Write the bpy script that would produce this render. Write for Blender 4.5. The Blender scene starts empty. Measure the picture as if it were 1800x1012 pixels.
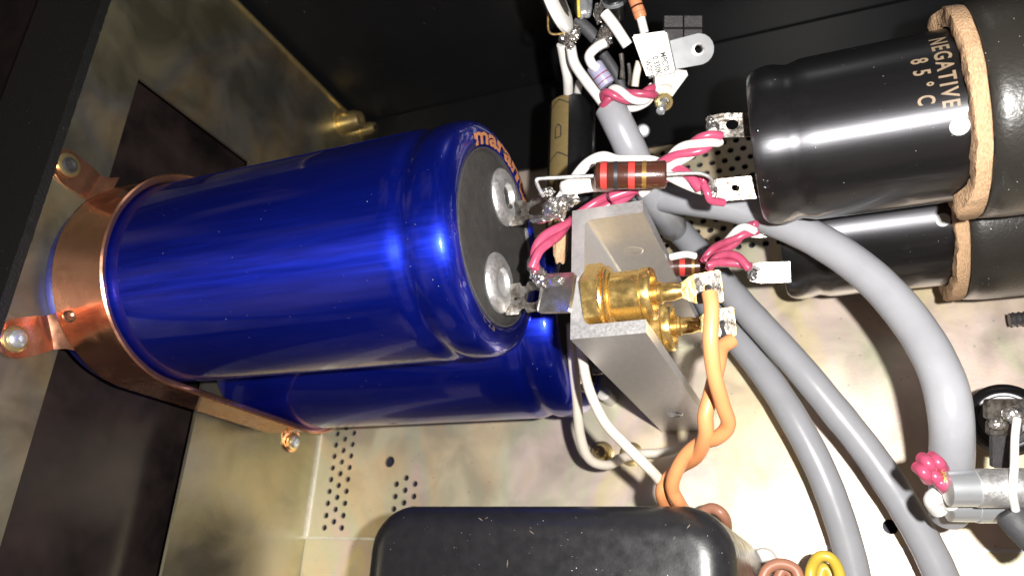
import bpy, bmesh, math, random
from mathutils import Vector, Matrix, noise
from mathutils.geometry import delaunay_2d_cdt
random.seed(4)
SC = bpy.context.scene
COL = SC.collection
SC.unit_settings.system = 'METRIC'
SC.unit_settings.scale_length = 0.01        # one unit = one centimetre

# ------------------------------------------------------------------ camera
NV = Vector((-.381, .374, .847)).normalized()            # floor normal, in camera axes
AV = Vector((.923, .109, .368)); AV = (AV - NV * AV.dot(NV)).normalized()
YV = NV.cross(AV).normalized()
H = 32.0
CAMP = Vector((0, 0, H))
R_AX = Vector((AV.x, YV.x, NV.x)); U_AX = Vector((AV.y, YV.y, NV.y)); B_AX = Vector((AV.z, YV.z, NV.z))
cd = bpy.data.cameras.new('camera'); cam = bpy.data.objects.new('camera', cd); COL.objects.link(cam)
cam.matrix_world = Matrix(((R_AX.x, U_AX.x, B_AX.x, CAMP.x), (R_AX.y, U_AX.y, B_AX.y, CAMP.y), (R_AX.z, U_AX.z, B_AX.z, CAMP.z), (0, 0, 0, 1)))
cd.lens = 26.0; cd.sensor_width = 36.0; cd.clip_start = 0.5; cd.clip_end = 2000
cd.dof.use_dof = True; cd.dof.focus_distance = 22.0; cd.dof.aperture_fstop = 0.18
SC.camera = cam

def W(px, py, d=None, x=None, y=None, z=None):
    """point of the place that the photograph shows at a pixel, at depth d or on a plane x / y / z"""
    r = R_AX * ((px - 900) / 1300) + U_AX * ((506 - py) / 1300) - B_AX
    if d is not None: t = d
    elif z is not None: t = (z - CAMP.z) / r.z
    elif x is not None: t = (x - CAMP.x) / r.x
    else: t = (y - CAMP.y) / r.y
    return CAMP + r * t

# ------------------------------------------------------------------ light
world = bpy.data.worlds.new('World'); SC.world = world; world.use_nodes = True
wn = world.node_tree; wn.nodes.clear()
wo = wn.nodes.new('ShaderNodeOutputWorld'); wb = wn.nodes.new('ShaderNodeBackground')
wt = wn.nodes.new('ShaderNodeTexCoord'); wz = wn.nodes.new('ShaderNodeTexNoise'); wr = wn.nodes.new('ShaderNodeValToRGB')
wz.inputs['Scale'].default_value = 2.6; wz.inputs['Detail'].default_value = 2.0
wr.color_ramp.elements[0].position = .46; wr.color_ramp.elements[0].color = (.012, .010, .011, 1)
wr.color_ramp.elements[1].position = .70; wr.color_ramp.elements[1].color = (.75, .56, .48, 1)
wn.links.new(wt.outputs['Generated'], wz.inputs['Vector']); wn.links.new(wz.outputs['Fac'], wr.inputs['Fac'])
wn.links.new(wr.outputs['Color'], wb.inputs['Color']); wn.links.new(wb.outputs[0], wo.inputs['Surface'])
wb.inputs['Strength'].default_value = 0.55
fl = bpy.data.lights.new('phone_flash', 'POINT'); fl.energy = 62000; fl.shadow_soft_size = .32; fl.color = (1, .97, .93)
flo = bpy.data.objects.new('phone_flash', fl); COL.objects.link(flo); flo.location = CAMP + R_AX * 2.7 + U_AX * .9 + B_AX * .3
SC.view_settings.view_transform = 'Standard'; SC.view_settings.look = 'None'
SC.view_settings.exposure = 0; SC.view_settings.gamma = 1
SC.cycles.max_bounces = 8

# ------------------------------------------------------------------ materials
def material(name, color, rough=.5, metal=0., coat=0., var=0., vscale=3., bump=0., bscale=20., dust=0., dscale=9.,
             rvar=0., aniso=0., color2=None, ior=None, trans=0., sss=0., spec=None, coat_rough=.05, stretch=None, dustcol=(.62, .6, .57)):
    m = bpy.data.materials.new(name); m.use_nodes = True
    t = m.node_tree; L = t.links; b = t.nodes['Principled BSDF']
    tc = t.nodes.new('ShaderNodeTexCoord'); src = tc.outputs['Object']
    if stretch:
        mp = t.nodes.new('ShaderNodeMapping'); mp.inputs['Scale'].default_value = stretch; L.new(src, mp.inputs['Vector']); ssrc = mp.outputs['Vector']
    else: ssrc = src
    b.inputs['Metallic'].default_value = metal; b.inputs['Roughness'].default_value = rough
    b.inputs['Coat Weight'].default_value = coat; b.inputs['Coat Roughness'].default_value = coat_rough
    if aniso:
        tg = t.nodes.new('ShaderNodeTangent'); tg.direction_type = 'RADIAL'; tg.axis = 'X'; L.new(tg.outputs[0], b.inputs['Tangent'])
        b.inputs['Anisotropic'].default_value = aniso; b.inputs['Anisotropic Rotation'].default_value = .25
    if ior: b.inputs['IOR'].default_value = ior
    if trans: b.inputs['Transmission Weight'].default_value = trans
    if spec is not None: b.inputs['Specular IOR Level'].default_value = spec
    if sss:
        b.inputs['Subsurface Weight'].default_value = sss; b.inputs['Subsurface Radius'].default_value = (.2, .12, .1)
        b.inputs['Subsurface Scale'].default_value = .5
    c2 = color2 or tuple(c * .55 for c in color)
    nz = t.nodes.new('ShaderNodeTexNoise'); nz.inputs['Scale'].default_value = vscale; nz.inputs['Detail'].default_value = 6; nz.inputs['Roughness'].default_value = .6
    L.new(ssrc, nz.inputs['Vector'])
    rp = t.nodes.new('ShaderNodeValToRGB'); rp.color_ramp.elements[0].position = .35; rp.color_ramp.elements[1].position = .68
    rp.color_ramp.elements[0].color = tuple(c * (1 - var) + d * var for c, d in zip(color, c2)) + (1,); rp.color_ramp.elements[1].color = tuple(color) + (1,)
    L.new(nz.outputs['Fac'], rp.inputs['Fac']); out = rp.outputs['Color']
    if dust > 0:
        vo = t.nodes.new('ShaderNodeTexVoronoi'); vo.inputs['Scale'].default_value = dscale; L.new(src, vo.inputs['Vector'])
        n2 = t.nodes.new('ShaderNodeTexNoise'); n2.inputs['Scale'].default_value = dscale * .37; L.new(src, n2.inputs['Vector'])
        mr = t.nodes.new('ShaderNodeMapRange'); mr.inputs[1].default_value = .42; mr.inputs[2].default_value = .75; mr.inputs[3].default_value = 0; mr.inputs[4].default_value = .16 * dust
        L.new(n2.outputs['Fac'], mr.inputs[0])
        lt = t.nodes.new('ShaderNodeMath'); lt.operation = 'LESS_THAN'; L.new(vo.outputs['Distance'], lt.inputs[0]); L.new(mr.outputs[0], lt.inputs[1])
        mx = t.nodes.new('ShaderNodeMix'); mx.data_type = 'RGBA'; L.new(lt.outputs[0], mx.inputs[0]); L.new(out, mx.inputs[6]); mx.inputs[7].default_value = dustcol + (1,)
        out = mx.outputs[2]
        if metal > .1:
            mm = t.nodes.new('ShaderNodeMath'); mm.operation = 'MULTIPLY_ADD'; L.new(lt.outputs[0], mm.inputs[0]); mm.inputs[1].default_value = -metal; mm.inputs[2].default_value = metal
            L.new(mm.outputs[0], b.inputs['Metallic'])
        if coat:
            mc = t.nodes.new('ShaderNodeMath'); mc.operation = 'MULTIPLY_ADD'; L.new(lt.outputs[0], mc.inputs[0]); mc.inputs[1].default_value = -coat; mc.inputs[2].default_value = coat
            L.new(mc.outputs[0], b.inputs['Coat Weight'])
    L.new(out, b.inputs['Base Color'])
    if rvar:
        nr = t.nodes.new('ShaderNodeTexNoise'); nr.inputs['Scale'].default_value = vscale * 1.7; nr.inputs['Detail'].default_value = 5; L.new(ssrc, nr.inputs['Vector'])
        m2 = t.nodes.new('ShaderNodeMapRange'); m2.inputs[1].default_value = .3; m2.inputs[2].default_value = .7
        m2.inputs[3].default_value = max(.02, rough - rvar); m2.inputs[4].default_value = min(1, rough + rvar)
        L.new(nr.outputs['Fac'], m2.inputs[0]); L.new(m2.outputs[0], b.inputs['Roughness'])
    if bump:
        nb = t.nodes.new('ShaderNodeTexNoise'); nb.inputs['Scale'].default_value = bscale; nb.inputs['Detail'].default_value = 4; L.new(ssrc, nb.inputs['Vector'])
        bp = t.nodes.new('ShaderNodeBump'); bp.inputs['Strength'].default_value = bump; bp.inputs['Distance'].default_value = .05
        L.new(nb.outputs['Fac'], bp.inputs['Height']); L.new(bp.outputs[0], b.inputs['Normal'])
    return m

def zinc(name, metal, rough, base, tints, strength, darken=.45):
    """passivated zinc sheet: blotches, smudges and faint rainbow film"""
    m = material(name, base, rough=rough, metal=metal, var=.0)
    t = m.node_tree; L = t.links; b = t.nodes['Principled BSDF']; tc = t.nodes.new('ShaderNodeTexCoord')
    mp = t.nodes.new('ShaderNodeMapping'); mp.inputs['Scale'].default_value = (1, .45, .45); L.new(tc.outputs['Object'], mp.inputs[0])
    n1 = t.nodes.new('ShaderNodeTexNoise'); n1.inputs['Scale'].default_value = .2; n1.inputs['Detail'].default_value = 3; n1.inputs['Distortion'].default_value = 1.1
    L.new(mp.outputs[0], n1.inputs[0])
    r1 = t.nodes.new('ShaderNodeValToRGB'); els = r1.color_ramp.elements
    els[0].position = .3; els[0].color = base + (1,); els[1].position = .75; els[1].color = base + (1,)
    for k, c in enumerate(tints):
        e = els.new(.38 + .3 * k / max(1, len(tints) - 1)); e.color = tuple(a * (1 - strength) + q * strength for a, q in zip(base, c)) + (1,)
    L.new(n1.outputs['Fac'], r1.inputs[0])
    n2 = t.nodes.new('ShaderNodeTexNoise'); n2.inputs['Scale'].default_value = .42; n2.inputs['Detail'].default_value = 8; n2.inputs['Roughness'].default_value = .52; n2.inputs['Distortion'].default_value = .5
    L.new(tc.outputs['Object'], n2.inputs[0])
    r2 = t.nodes.new('ShaderNodeMapRange'); r2.inputs[1].default_value = .36; r2.inputs[2].default_value = .6; r2.inputs[3].default_value = 1 - darken; r2.inputs[4].default_value = 1.05
    L.new(n2.outputs['Fac'], r2.inputs[0])
    vm = t.nodes.new('ShaderNodeVectorMath'); vm.operation = 'SCALE'; L.new(r1.outputs[0], vm.inputs[0]); L.new(r2.outputs[0], vm.inputs['Scale'])
    vo = t.nodes.new('ShaderNodeTexVoronoi'); vo.inputs['Scale'].default_value = 1.6; vo.inputs['Randomness'].default_value = 1; L.new(tc.outputs['Object'], vo.inputs[0])
    lt = t.nodes.new('ShaderNodeMapRange'); lt.inputs[1].default_value = .05; lt.inputs[2].default_value = .09; lt.inputs[3].default_value = .5; lt.inputs[4].default_value = 0
    L.new(vo.outputs['Distance'], lt.inputs[0])
    mx = t.nodes.new('ShaderNodeMix'); mx.data_type = 'RGBA'; L.new(lt.outputs[0], mx.inputs[0]); L.new(vm.outputs[0], mx.inputs[6]); mx.inputs[7].default_value = (.28, .27, .25, 1)
    L.new(mx.outputs[2], b.inputs['Base Color'])
    r3 = t.nodes.new('ShaderNodeMapRange'); r3.inputs[1].default_value = .3; r3.inputs[2].default_value = .7; r3.inputs[3].default_value = rough - .07; r3.inputs[4].default_value = rough + .1
    L.new(n2.outputs['Fac'], r3.inputs[0]); L.new(r3.outputs[0], b.inputs['Roughness'])
    nb = t.nodes.new('ShaderNodeTexNoise'); nb.inputs['Scale'].default_value = 9; nb.inputs['Detail'].default_value = 8; L.new(tc.outputs['Object'], nb.inputs[0])
    bp = t.nodes.new('ShaderNodeBump'); bp.inputs['Strength'].default_value = .12; bp.inputs['Distance'].default_value = .03
    L.new(nb.outputs['Fac'], bp.inputs['Height']); L.new(bp.outputs[0], b.inputs['Normal'])
    return m

M = dict(
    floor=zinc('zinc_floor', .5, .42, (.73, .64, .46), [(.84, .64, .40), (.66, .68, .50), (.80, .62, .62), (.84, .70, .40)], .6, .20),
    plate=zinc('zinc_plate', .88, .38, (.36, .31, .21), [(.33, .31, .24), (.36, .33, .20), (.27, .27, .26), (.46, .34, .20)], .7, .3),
    under=material('dark_under', (.035, .035, .06), .6, var=.5),
    blackwall=material('black_wall', (.009, .009, .010), .33, var=.4, vscale=.5, dust=.3, dscale=3, spec=.5),
    glossblack=material('gloss_black', (.006, .005, .005), .12, coat=.6, dust=.3, dscale=5, var=.3, coat_rough=.12),
    rim=material('black_rim', (.010, .010, .010), .5, dust=.5, dscale=7, bump=.6, bscale=12, spec=.3),
    blue=material('blue_sleeve', (.006, .022, .46), .40, metal=.88, aniso=.75, coat=.9, coat_rough=.07, var=.25, vscale=2.2, color2=(.006, .009, .28), dust=.4, dscale=5.5, bump=.05, bscale=4, stretch=(.12, 1.9, 1.9), rvar=.05),
    phenolic=material('phenolic', (.042, .039, .036), .68, var=.7, vscale=2.5, dust=.7, dscale=12, bump=.25, bscale=14),
    alu=material('aluminium', (.78, .78, .78), .46, metal=.9, var=.3, vscale=5, bump=.12, bscale=14, rvar=.1),
    milled=material('milled_aluminium', (.68, .67, .67), .42, metal=.8, var=.2, vscale=7, bump=.06, bscale=16, rvar=.08, dust=.3, dscale=7, stretch=(1, 1, .5)),
    dark=material('dark_bore', (.03, .03, .03), .6),
    tin=material('tinned_lug', (.42, .41, .39), .34, metal=.92, var=.85, vscale=4.5, color2=(.12, .085, .055), bump=.35, bscale=7, rvar=.13),
    solder=material('solder', (.72, .72, .72), .24, metal=.95, var=.6, vscale=2.5, color2=(.45, .38, .30), bump=.08, bscale=5, rvar=.08),
    gold=material('gold', (.92, .66, .24), .25, metal=.93, var=.4, vscale=2.4, color2=(.72, .46, .14), bump=.06, bscale=8, rvar=.1, dust=.2, dscale=9),
    goldlug=material('gold_lug', (.78, .55, .24), .33, metal=.85, var=.8, vscale=2.6, color2=(.5, .33, .13), bump=.4, bscale=8, rvar=.1),
    copper=material('copper', (.92, .46, .29), .22, metal=.95, var=.5, vscale=.8, color2=(.75, .33, .20), bump=.05, bscale=3, rvar=.09, dust=.15, dscale=8),
    brass=material('brass', (.72, .56, .26), .32, metal=.9, var=.4, vscale=4, bump=.1, bscale=15),
    blackcan=material('black_can', (.085, .085, .092), .40, metal=.93, aniso=.82, coat=.3, coat_rough=.08, var=.3, vscale=2, dust=.5, dscale=6.5, bump=.02, bscale=5, stretch=(.3, 2, 2), spec=.9),
    sleeve=material('black_sleeve', (.022, .020, .017), .33, var=.3, vscale=2, dust=.9, dscale=7, bump=.2, bscale=9, spec=.6),
    blackbox=material('black_lacquer', (.016, .016, .018), .34, var=.4, vscale=1.6, dust=.6, dscale=7.5, bump=.05, bscale=14, spec=.7, rvar=.07),
    card=material('cardboard', (.55, .37, .22), .85, var=.75, vscale=9, color2=(.36, .2, .1), bump=1.0, bscale=9, stretch=(3, 1, 1)),
    grey=material('grey_jacket', (.33, .335, .36), .30, var=.2, vscale=.9, dust=.4, dscale=5, bump=.05, bscale=6, spec=.55, sss=.05),
    white=material('white_insulation', (.78, .76, .73), .4, var=.18, vscale=3, dust=.15, dscale=6, dustcol=(.3, .26, .2)),
    cream=material('cream_insulation', (.70, .63, .53), .45, var=.2, vscale=2, dust=.15, dscale=6, dustcol=(.3, .24, .16)),
    pink=material('pink_insulation', (.46, .07, .14), .3, var=.45, vscale=4, sss=.05, bump=.1, bscale=6),
    orange=material('orange_insulation', (.74, .30, .12), .42, var=.15, vscale=1.6, dust=.2, dscale=6, dustcol=(.2, .09, .04), sss=.05),
    brown=material('brown_insulation', (.42, .19, .12), .4, var=.2),
    yellow=material('yellow_insulation', (.66, .47, .06), .35, var=.25, vscale=2),
    resbrown=material('resistor_brown', (.060, .019, .012), .25, var=.25, vscale=4, coat=.4, dust=.2, dscale=9, bump=.08),
    red=material('band_red', (.48, .045, .04), .35, var=.2),
    bandblack=material('band_black', (.02, .022, .028), .4),
    bandgold=material('band_gold', (.36, .21, .06), .3, metal=.6, var=.3),
    lilac=material('lilac_body', (.36, .35, .50), .35, var=.25, vscale=5),
    violetband=material('violet_band', (.25, .05, .09), .4),
    tanres=material('tan_resistor', (.66, .25, .11), .4, var=.3),
    ceramic=material('white_ceramic', (.80, .79, .75), .55, var=.1, vscale=4, bump=.15),
    print=material('black_print', (.03, .028, .025), .6, var=.5, vscale=9),
    tanprint=material('tan_print', (.26, .19, .125), .45, var=.6, vscale=5),
    orangeprint=material('orange_print', (.42, .17, .07), .5, var=.3, vscale=5),
    faintprint=material('faint_print', (.16, .12, .10), .5, var=.4),
    whiteprint=material('white_print', (.45, .45, .45), .4, var=.3),
    goldstripe=material('gold_stripe', (.27, .20, .085), .4, metal=.3, var=.3, vscale=5, bump=.2),
    greyheat=material('grey_heatshrink', (.055, .055, .06), .6, var=.3, bump=.3, bscale=7),
    steel=material('zinc_steel', (.66, .69, .72), .3, metal=.75, var=.08, vscale=1, rvar=.02),
    darksteel=material('dark_steel', (.10, .095, .10), .4, metal=.5, var=.6, vscale=5, bump=.4),
    nylon=material('nylon', (.62, .60, .56), .45, sss=.1),
    glass=material('clear_glass', (.93, .95, .95), .04, trans=.95, ior=1.45),
    paper=material('scuffed_foil', (.45, .45, .52), .3, metal=.7, var=.5, vscale=8, bump=.6, bscale=9),
    hole=material('blue_hole', (.10, .10, .22), .6),
    reflpaint=material('painted_reflection', (.030, .020, .019), .28, var=.97, vscale=.3, color2=(.006, .005, .005)),  # blurred reflections on glossy black panels, painted in as mottled brown
)

# ------------------------------------------------------------------ helpers
def mesh_obj(name, bm, mat, parent=None, smooth=True, angle=38, kind=None, label=None):
    origin = Vector((0, 0, 0)); p = parent
    while p is not None: origin = origin + Vector(p.location); p = p.parent
    if parent is None:
        vs = [v.co for v in bm.verts]; origin = sum(vs, Vector()) / max(1, len(vs)); zz = min(v.z for v in vs); origin.z = zz
    for v in bm.verts: v.co -= origin
    bmesh.ops.remove_doubles(bm, verts=bm.verts, dist=1e-5)
    bmesh.ops.recalc_face_normals(bm, faces=bm.faces)
    if smooth:
        ca = math.radians(angle)
        for f in bm.faces: f.smooth = True
        for e in bm.edges:
            if len(e.link_faces) == 2 and e.calc_face_angle(0) > ca: e.smooth = False
    me = bpy.data.meshes.new(name); bm.to_mesh(me); bm.free(); me.materials.append(mat)
    o = bpy.data.objects.new(name, me); COL.objects.link(o)
    if parent is None: o.location = origin
    else: o.parent = parent
    if kind: o['kind'] = kind
    if label: o['label'] = label
    return o
def thing(name, label, cat, loc, group=None):
    o = bpy.data.objects.new(name, None); o.empty_display_size = .5; COL.objects.link(o); o.location = loc
    o['label'] = label; o['category'] = cat
    if group: o['group'] = group
    return o
def tag(o, label, cat, group=None):
    o['label'] = label; o['category'] = cat
    if group: o['group'] = group
    return o
def frame_of(ax, up=None):
    ax = ax.normalized(); up = up or (Vector((0, 0, 1)) if abs(ax.z) < .9 else Vector((0, 1, 0)))
    u = (up - ax * up.dot(ax)).normalized(); return ax, u, ax.cross(u)
def lathe(profile, origin, axis, n=48, bm=None, closed=False, noise_amp=0., nscale=1., a0=0., a1=2 * math.pi):
    """profile [(distance along axis, radius)]"""
    bm = bm or bmesh.new(); ax, u, v = frame_of(axis); rings = []; full = abs(a1 - a0 - 2 * math.pi) < 1e-6
    for t, r in profile:
        if r < 1e-6: rings.append([bm.verts.new(origin + ax * t)]); continue
        ring = []
        for k in range(n if full else n + 1):
            a = a0 + (a1 - a0) * k / n; rr = r; tt = t
            q = origin + ax * t + (u * math.cos(a) + v * math.sin(a)) * rr
            if noise_amp:
                q = q + (u * math.cos(a) + v * math.sin(a)) * noise_amp * noise.noise(q * nscale) + ax * noise_amp * noise.noise(q * nscale + Vector((9, 3, 1)))
            ring.append(bm.verts.new(q))
        rings.append(ring)
    pairs = list(zip(rings, rings[1:])) + ([(rings[-1], rings[0])] if closed else [])
    for a, b in pairs:
        m = max(len(a), len(b)); cnt = m if full else m - 1
        for k in range(cnt):
            k2 = (k + 1) % m
            if len(a) == 1 and len(b) == 1: continue
            if len(a) == 1: bm.faces.new((a[0], b[k], b[k2]))
            elif len(b) == 1: bm.faces.new((a[k], b[0], a[k2]))
            else: bm.faces.new((a[k], b[k], b[k2], a[k2]))
    return bm
def smooth_path(pts, per=8):
    P = [Vector(p) for p in pts]
    if len(P) < 3: return [P[0].lerp(P[1], k / per) for k in range(per + 1)]
    P = [P[0] * 2 - P[1]] + P + [P[-1] * 2 - P[-2]]; out = []
    for i in range(1, len(P) - 2):
        a, b, c, d = P[i - 1:i + 3]
        for k in range(per):
            t = k / per
            out.append(.5 * ((2 * b) + (c - a) * t + (2 * a - 5 * b + 4 * c - d) * t * t + (3 * b - a - 3 * c + d) * t ** 3))
    out.append(P[-2]); return out
def tube(pts, r, n=14, per=8, bm=None, cap='round', rend=None, flat=1., smooth=True, rfun=None, wob=0.):
    bm = bm or bmesh.new(); P = smooth_path(pts, per) if smooth else [Vector(p) for p in pts]
    T = []
    for i in range(len(P)):
        a = P[max(0, i - 1)]; b = P[min(len(P) - 1, i + 1)]; T.append((b - a).normalized())
    _, u, _v = frame_of(T[0]); rings = []
    st = []
    N = len(P)
    for i in range(N):
        u = (u - T[i] * u.dot(T[i])).normalized(); v = T[i].cross(u)
        f = i / (N - 1); rr = r if rend is None else r + (rend - r) * f
        if rfun: rr = r * rfun(f)
        if wob: rr *= 1 + wob * noise.noise(P[i] * 1.3)
        st.append((P[i], rr, u.copy(), v.copy(), T[i]))
    seq = []
    if cap == 'round':
        p, rr, uu, vv, t = st[0]; seq += [(p - t * rr * .35, rr * .0), (p - t * rr * .3, rr * .55), (p - t * rr * .12, rr * .9)]
        seq = [(q, w, uu, vv) for q, w in seq]
    elif cap == 'flat':
        p, rr, uu, vv, t = st[0]; seq = [(p, 0, uu, vv), (p, rr * .93, uu, vv)]
    seq += [(p + (t * rr * .07 if cap == 'flat' and i == 0 else Vector((0, 0, 0))), rr, uu, vv) for i, (p, rr, uu, vv, t) in enumerate(st)]
    p, rr, uu, vv, t = st[-1]
    if cap == 'round': seq += [(p + t * rr * .12, rr * .9, uu, vv), (p + t * rr * .3, rr * .55, uu, vv), (p + t * rr * .35, 0, uu, vv)]
    elif cap == 'flat': seq += [(p + t * rr * .07, rr * .93, uu, vv), (p + t * rr * .07, 0, uu, vv)]
    for p, w, uu, vv in seq:
        if w <= 1e-7: rings.append([bm.verts.new(p)])
        else: rings.append([bm.verts.new(p + (uu * math.cos(2 * math.pi * k / n) + vv * math.sin(2 * math.pi * k / n) * flat) * w) for k in range(n)])
    for a, b in zip(rings, rings[1:]):
        for k in range(n):
            k2 = (k + 1) % n
            if len(a) == 1: bm.faces.new((a[0], b[k2], b[k]))
            elif len(b) == 1: bm.faces.new((a[k], a[k2], b[0]))
            else: bm.faces.new((a[k], a[k2], b[k2], b[k]))
    return bm
def plate(outer, holes, origin, u, v, th, bm=None, bulge=None):
    """flat sheet with holes: 2-D outline in (u, v), thickness th along -(u x v)"""
    bm = bm or bmesh.new(); u = Vector(u); v = Vector(v); nrm = u.cross(v).normalized()
    loops = [outer] + list(holes); V2 = []; E = []
    for lp in loops:
        s = len(V2); V2 += [Vector((a, b)) for a, b in lp]; E += [(s + i, s + (i + 1) % len(lp)) for i in range(len(lp))]
    vs, es, fs, _, _, _ = delaunay_2d_cdt(V2, E, [], 0, 1e-6)
    def inside(p, lp):
        c = False; j = len(lp) - 1
        for i in range(len(lp)):
            xi, yi = lp[i]; xj, yj = lp[j]
            if (yi > p.y) != (yj > p.y) and p.x < (xj - xi) * (p.y - yi) / (yj - yi) + xi: c = not c
            j = i
        return c
    bb = [(min(a for a, b in h), max(a for a, b in h), min(b for a, b in h), max(b for a, b in h)) for h in holes]
    def P3(q, dz):
        p = origin + u * q.x + v * q.y + nrm * dz
        if bulge: p = p + nrm * bulge(q.x, q.y)
        return p
    top = [bm.verts.new(P3(q, 0)) for q in vs]; bot = [bm.verts.new(P3(q, -th)) for q in vs]; edge = {}
    for f in fs:
        c = sum((vs[i] for i in f), Vector((0, 0))) / len(f)
        if not inside(c, outer): continue
        if any(b[0] <= c.x <= b[1] and b[2] <= c.y <= b[3] and inside(c, h) for h, b in zip(holes, bb)): continue
        bm.faces.new([top[i] for i in f]); bm.faces.new([bot[i] for i in reversed(f)])
        for i in range(len(f)):
            a, b = f[i], f[(i + 1) % len(f)]
            if (b, a) in edge: del edge[(b, a)]
            else: edge[(a, b)] = 1
    for a, b in edge: bm.faces.new((top[a], bot[a], bot[b], top[b]))
    loose = [x for x in bm.verts if not x.link_faces]
    for x in loose: bm.verts.remove(x)
    return bm
def circ(cx, cy, r, n=12, ry=None, a0=0):
    return [(cx + r * math.cos(a0 + 2 * math.pi * k / n), cy + (ry or r) * math.sin(a0 + 2 * math.pi * k / n)) for k in range(n)]
def rrect(x0, y0, x1, y1, r, n=5):
    out = []
    for cx, cy, a in ((x1 - r, y1 - r, 0), (x0 + r, y1 - r, 90), (x0 + r, y0 + r, 180), (x1 - r, y0 + r, 270)):
        for k in range(n + 1):
            t = math.radians(a + 90 * k / n); out.append((cx + r * math.cos(t), cy + r * math.sin(t)))
    return out
def box(lo, hi, bm=None, bevel=0., seg=2, mat4=None):
    own = bmesh.new(); lo = Vector(lo); hi = Vector(hi)
    bmesh.ops.create_cube(own, size=1)
    for v in own.verts: v.co = Vector(((lo[i] + hi[i]) / 2 + v.co[i] * (hi[i] - lo[i]) for i in range(3)))
    if bevel: bmesh.ops.bevel(own, geom=own.edges[:], offset=bevel, segments=seg, affect='EDGES', profile=.5)
    if mat4 is not None:
        for v in own.verts: v.co = mat4 @ v.co
    if bm is None: return own
    me = bpy.data.meshes.new('tmp'); own.to_mesh(me); own.free(); bm.from_mesh(me); bpy.data.meshes.remove(me); return bm
def blob(center, rad, seed=0, amp=.35, sc=1.6, bm=None, sub=4):
    own = bmesh.new(); bmesh.ops.create_icosphere(own, subdivisions=sub, radius=1); rad = Vector(rad) if not isinstance(rad, (int, float)) else Vector((rad,) * 3)
    off = Vector((seed * 3.7, seed * 1.3, seed * 7.1))
    for v in own.verts:
        k = 1 + .6 * amp * noise.noise(v.co * sc + off) + amp * .12 * noise.noise(v.co * sc * 2.3 + off)
        v.co = Vector(center) + Vector((v.co[i] * rad[i] for i in range(3))) * k
    if bm is None: return own
    me = bpy.data.meshes.new('tmp'); own.to_mesh(me); own.free(); bm.from_mesh(me); bpy.data.meshes.remove(me); return bm
_fontcache = {}
def glyphs(text, size, fat=0., space=1.):
    cu = bpy.data.curves.new('t', 'FONT'); cu.body = text; cu.size = size; cu.offset = fat; cu.fill_mode = 'FRONT'; cu.resolution_u = 4; cu.space_character = space
    o = bpy.data.objects.new('t', cu); me = o.to_mesh()
    V = [tuple(v.co) for v in me.vertices]; F = [tuple(p.vertices) for p in me.polygons]
    o.to_mesh_clear(); bpy.data.objects.remove(o); bpy.data.curves.remove(cu); return V, F
def w_of(s_, z_):
    V, F = glyphs(s_, z_); return max(v[0] for v in V)
def text_bm(text, size, fn, fat=0., bm=None, xs=1., space=1.):
    bm = bm or bmesh.new(); V, F = glyphs(text, size, fat, space)
    w = max(v[0] for v in V); x0 = min(v[0] for v in V)
    vs = [bm.verts.new(fn((v[0] - x0) * xs, v[1], (w - x0) * xs)) for v in V]
    for f in F:
        try: bm.faces.new([vs[i] for i in f])
        except ValueError: pass
    return bm
def twist(path, r, turns, offs, phase, n=12, per=14, sep=None, mats=None):
    """one strand of a twisted bundle"""
    P = smooth_path(path, per); out = []
    T = [(P[min(len(P) - 1, i + 1)] - P[max(0, i - 1)]).normalized() for i in range(len(P))]
    _, u, _v = frame_of(T[0])
    for i, p in enumerate(P):
        u = (u - T[i] * u.dot(T[i])).normalized(); v = T[i].cross(u); a = 2 * math.pi * (turns * i / (len(P) - 1)) + phase
        out.append(p + (u * math.cos(a) + v * math.sin(a)) * offs)
    return tube(out, r, n=n, smooth=False)
def screw(name, label, pos, axis, r, mat, parent=None, washer=True, h=.3):
    t = thing(name, label, 'screw', pos) if parent is None else parent
    axis = axis.normalized()
    if washer: mesh_obj('washer', lathe([(0, 0), (0, r * 1.45), (.08, r * 1.45), (.1, r * 1.3), (.1, 0)], pos, axis, 24), M['brass'], t)
    mesh_obj('screw_head', lathe([(.08, 0), (.08, r), (h * .7, r), (h, r * .75), (h, r * .35), (h * .6, r * .3), (h * .6, 0)], pos, axis, 24), mat, t)
    return t
X = Vector((1, 0, 0)); Y = Vector((0, 1, 0)); Z = Vector((0, 0, 1))

# ------------------------------------------------------------------ chassis
PX = -24.5                                   # plane of the left end plate
SEAMY = W(560, 945, z=0).y
holes = []
o0 = W(620, 765, z=0); pit = .60
def hole_rows():
    out = []
    # left strips: columns running along y, staggered
    s = .585
    c1 = W(602, 801, z=0)
    for col in range(3):
        for k in range(-10, 9):
            x = c1.x + (col - 1) * .51; y = c1.y + .0 + k * .585 + (0 if col != 1 else .29)
            if W_(x, y) is not None and SEAMY + .3 < y < c1.y + 1.9: out.append((x, y, .145))
    c2 = W(713, 850, z=0)
    for col in range(3):
        for k in range(-8, 2):
            x = c2.x + (col - 1) * .52; y = c2.y + k * .585 + (0 if col != 1 else .29)
            if SEAMY + .3 < y < c2.y + .35: out.append((x, y, .145))
    # rear field behind the bracket
    a = W(1205, 445, z=0)
    for i in range(-12, 14):
        for j in range(-4, 22):
            x = a.x + i * .60 + (j % 2) * .30; y = a.y + j * .52
            if y > 21.3 or x > a.x + 5.2 or x < a.x - 6.5: continue
            if y < a.y - .2 and x > a.x + .9: continue
            if y < a.y - 1.2: continue
            out.append((x, y, .155))
    return out
def W_(x, y): return True
HL = hole_rows()
b1 = W(685, 811, z=0); b2 = W(1565, 925, z=0)
HL += [(b1.x, b1.y, .27), (b2.x, b2.y, .27)]
outer = [(PX, SEAMY + .06), (40, SEAMY + .06), (40, 27), (PX, 27)]
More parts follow.
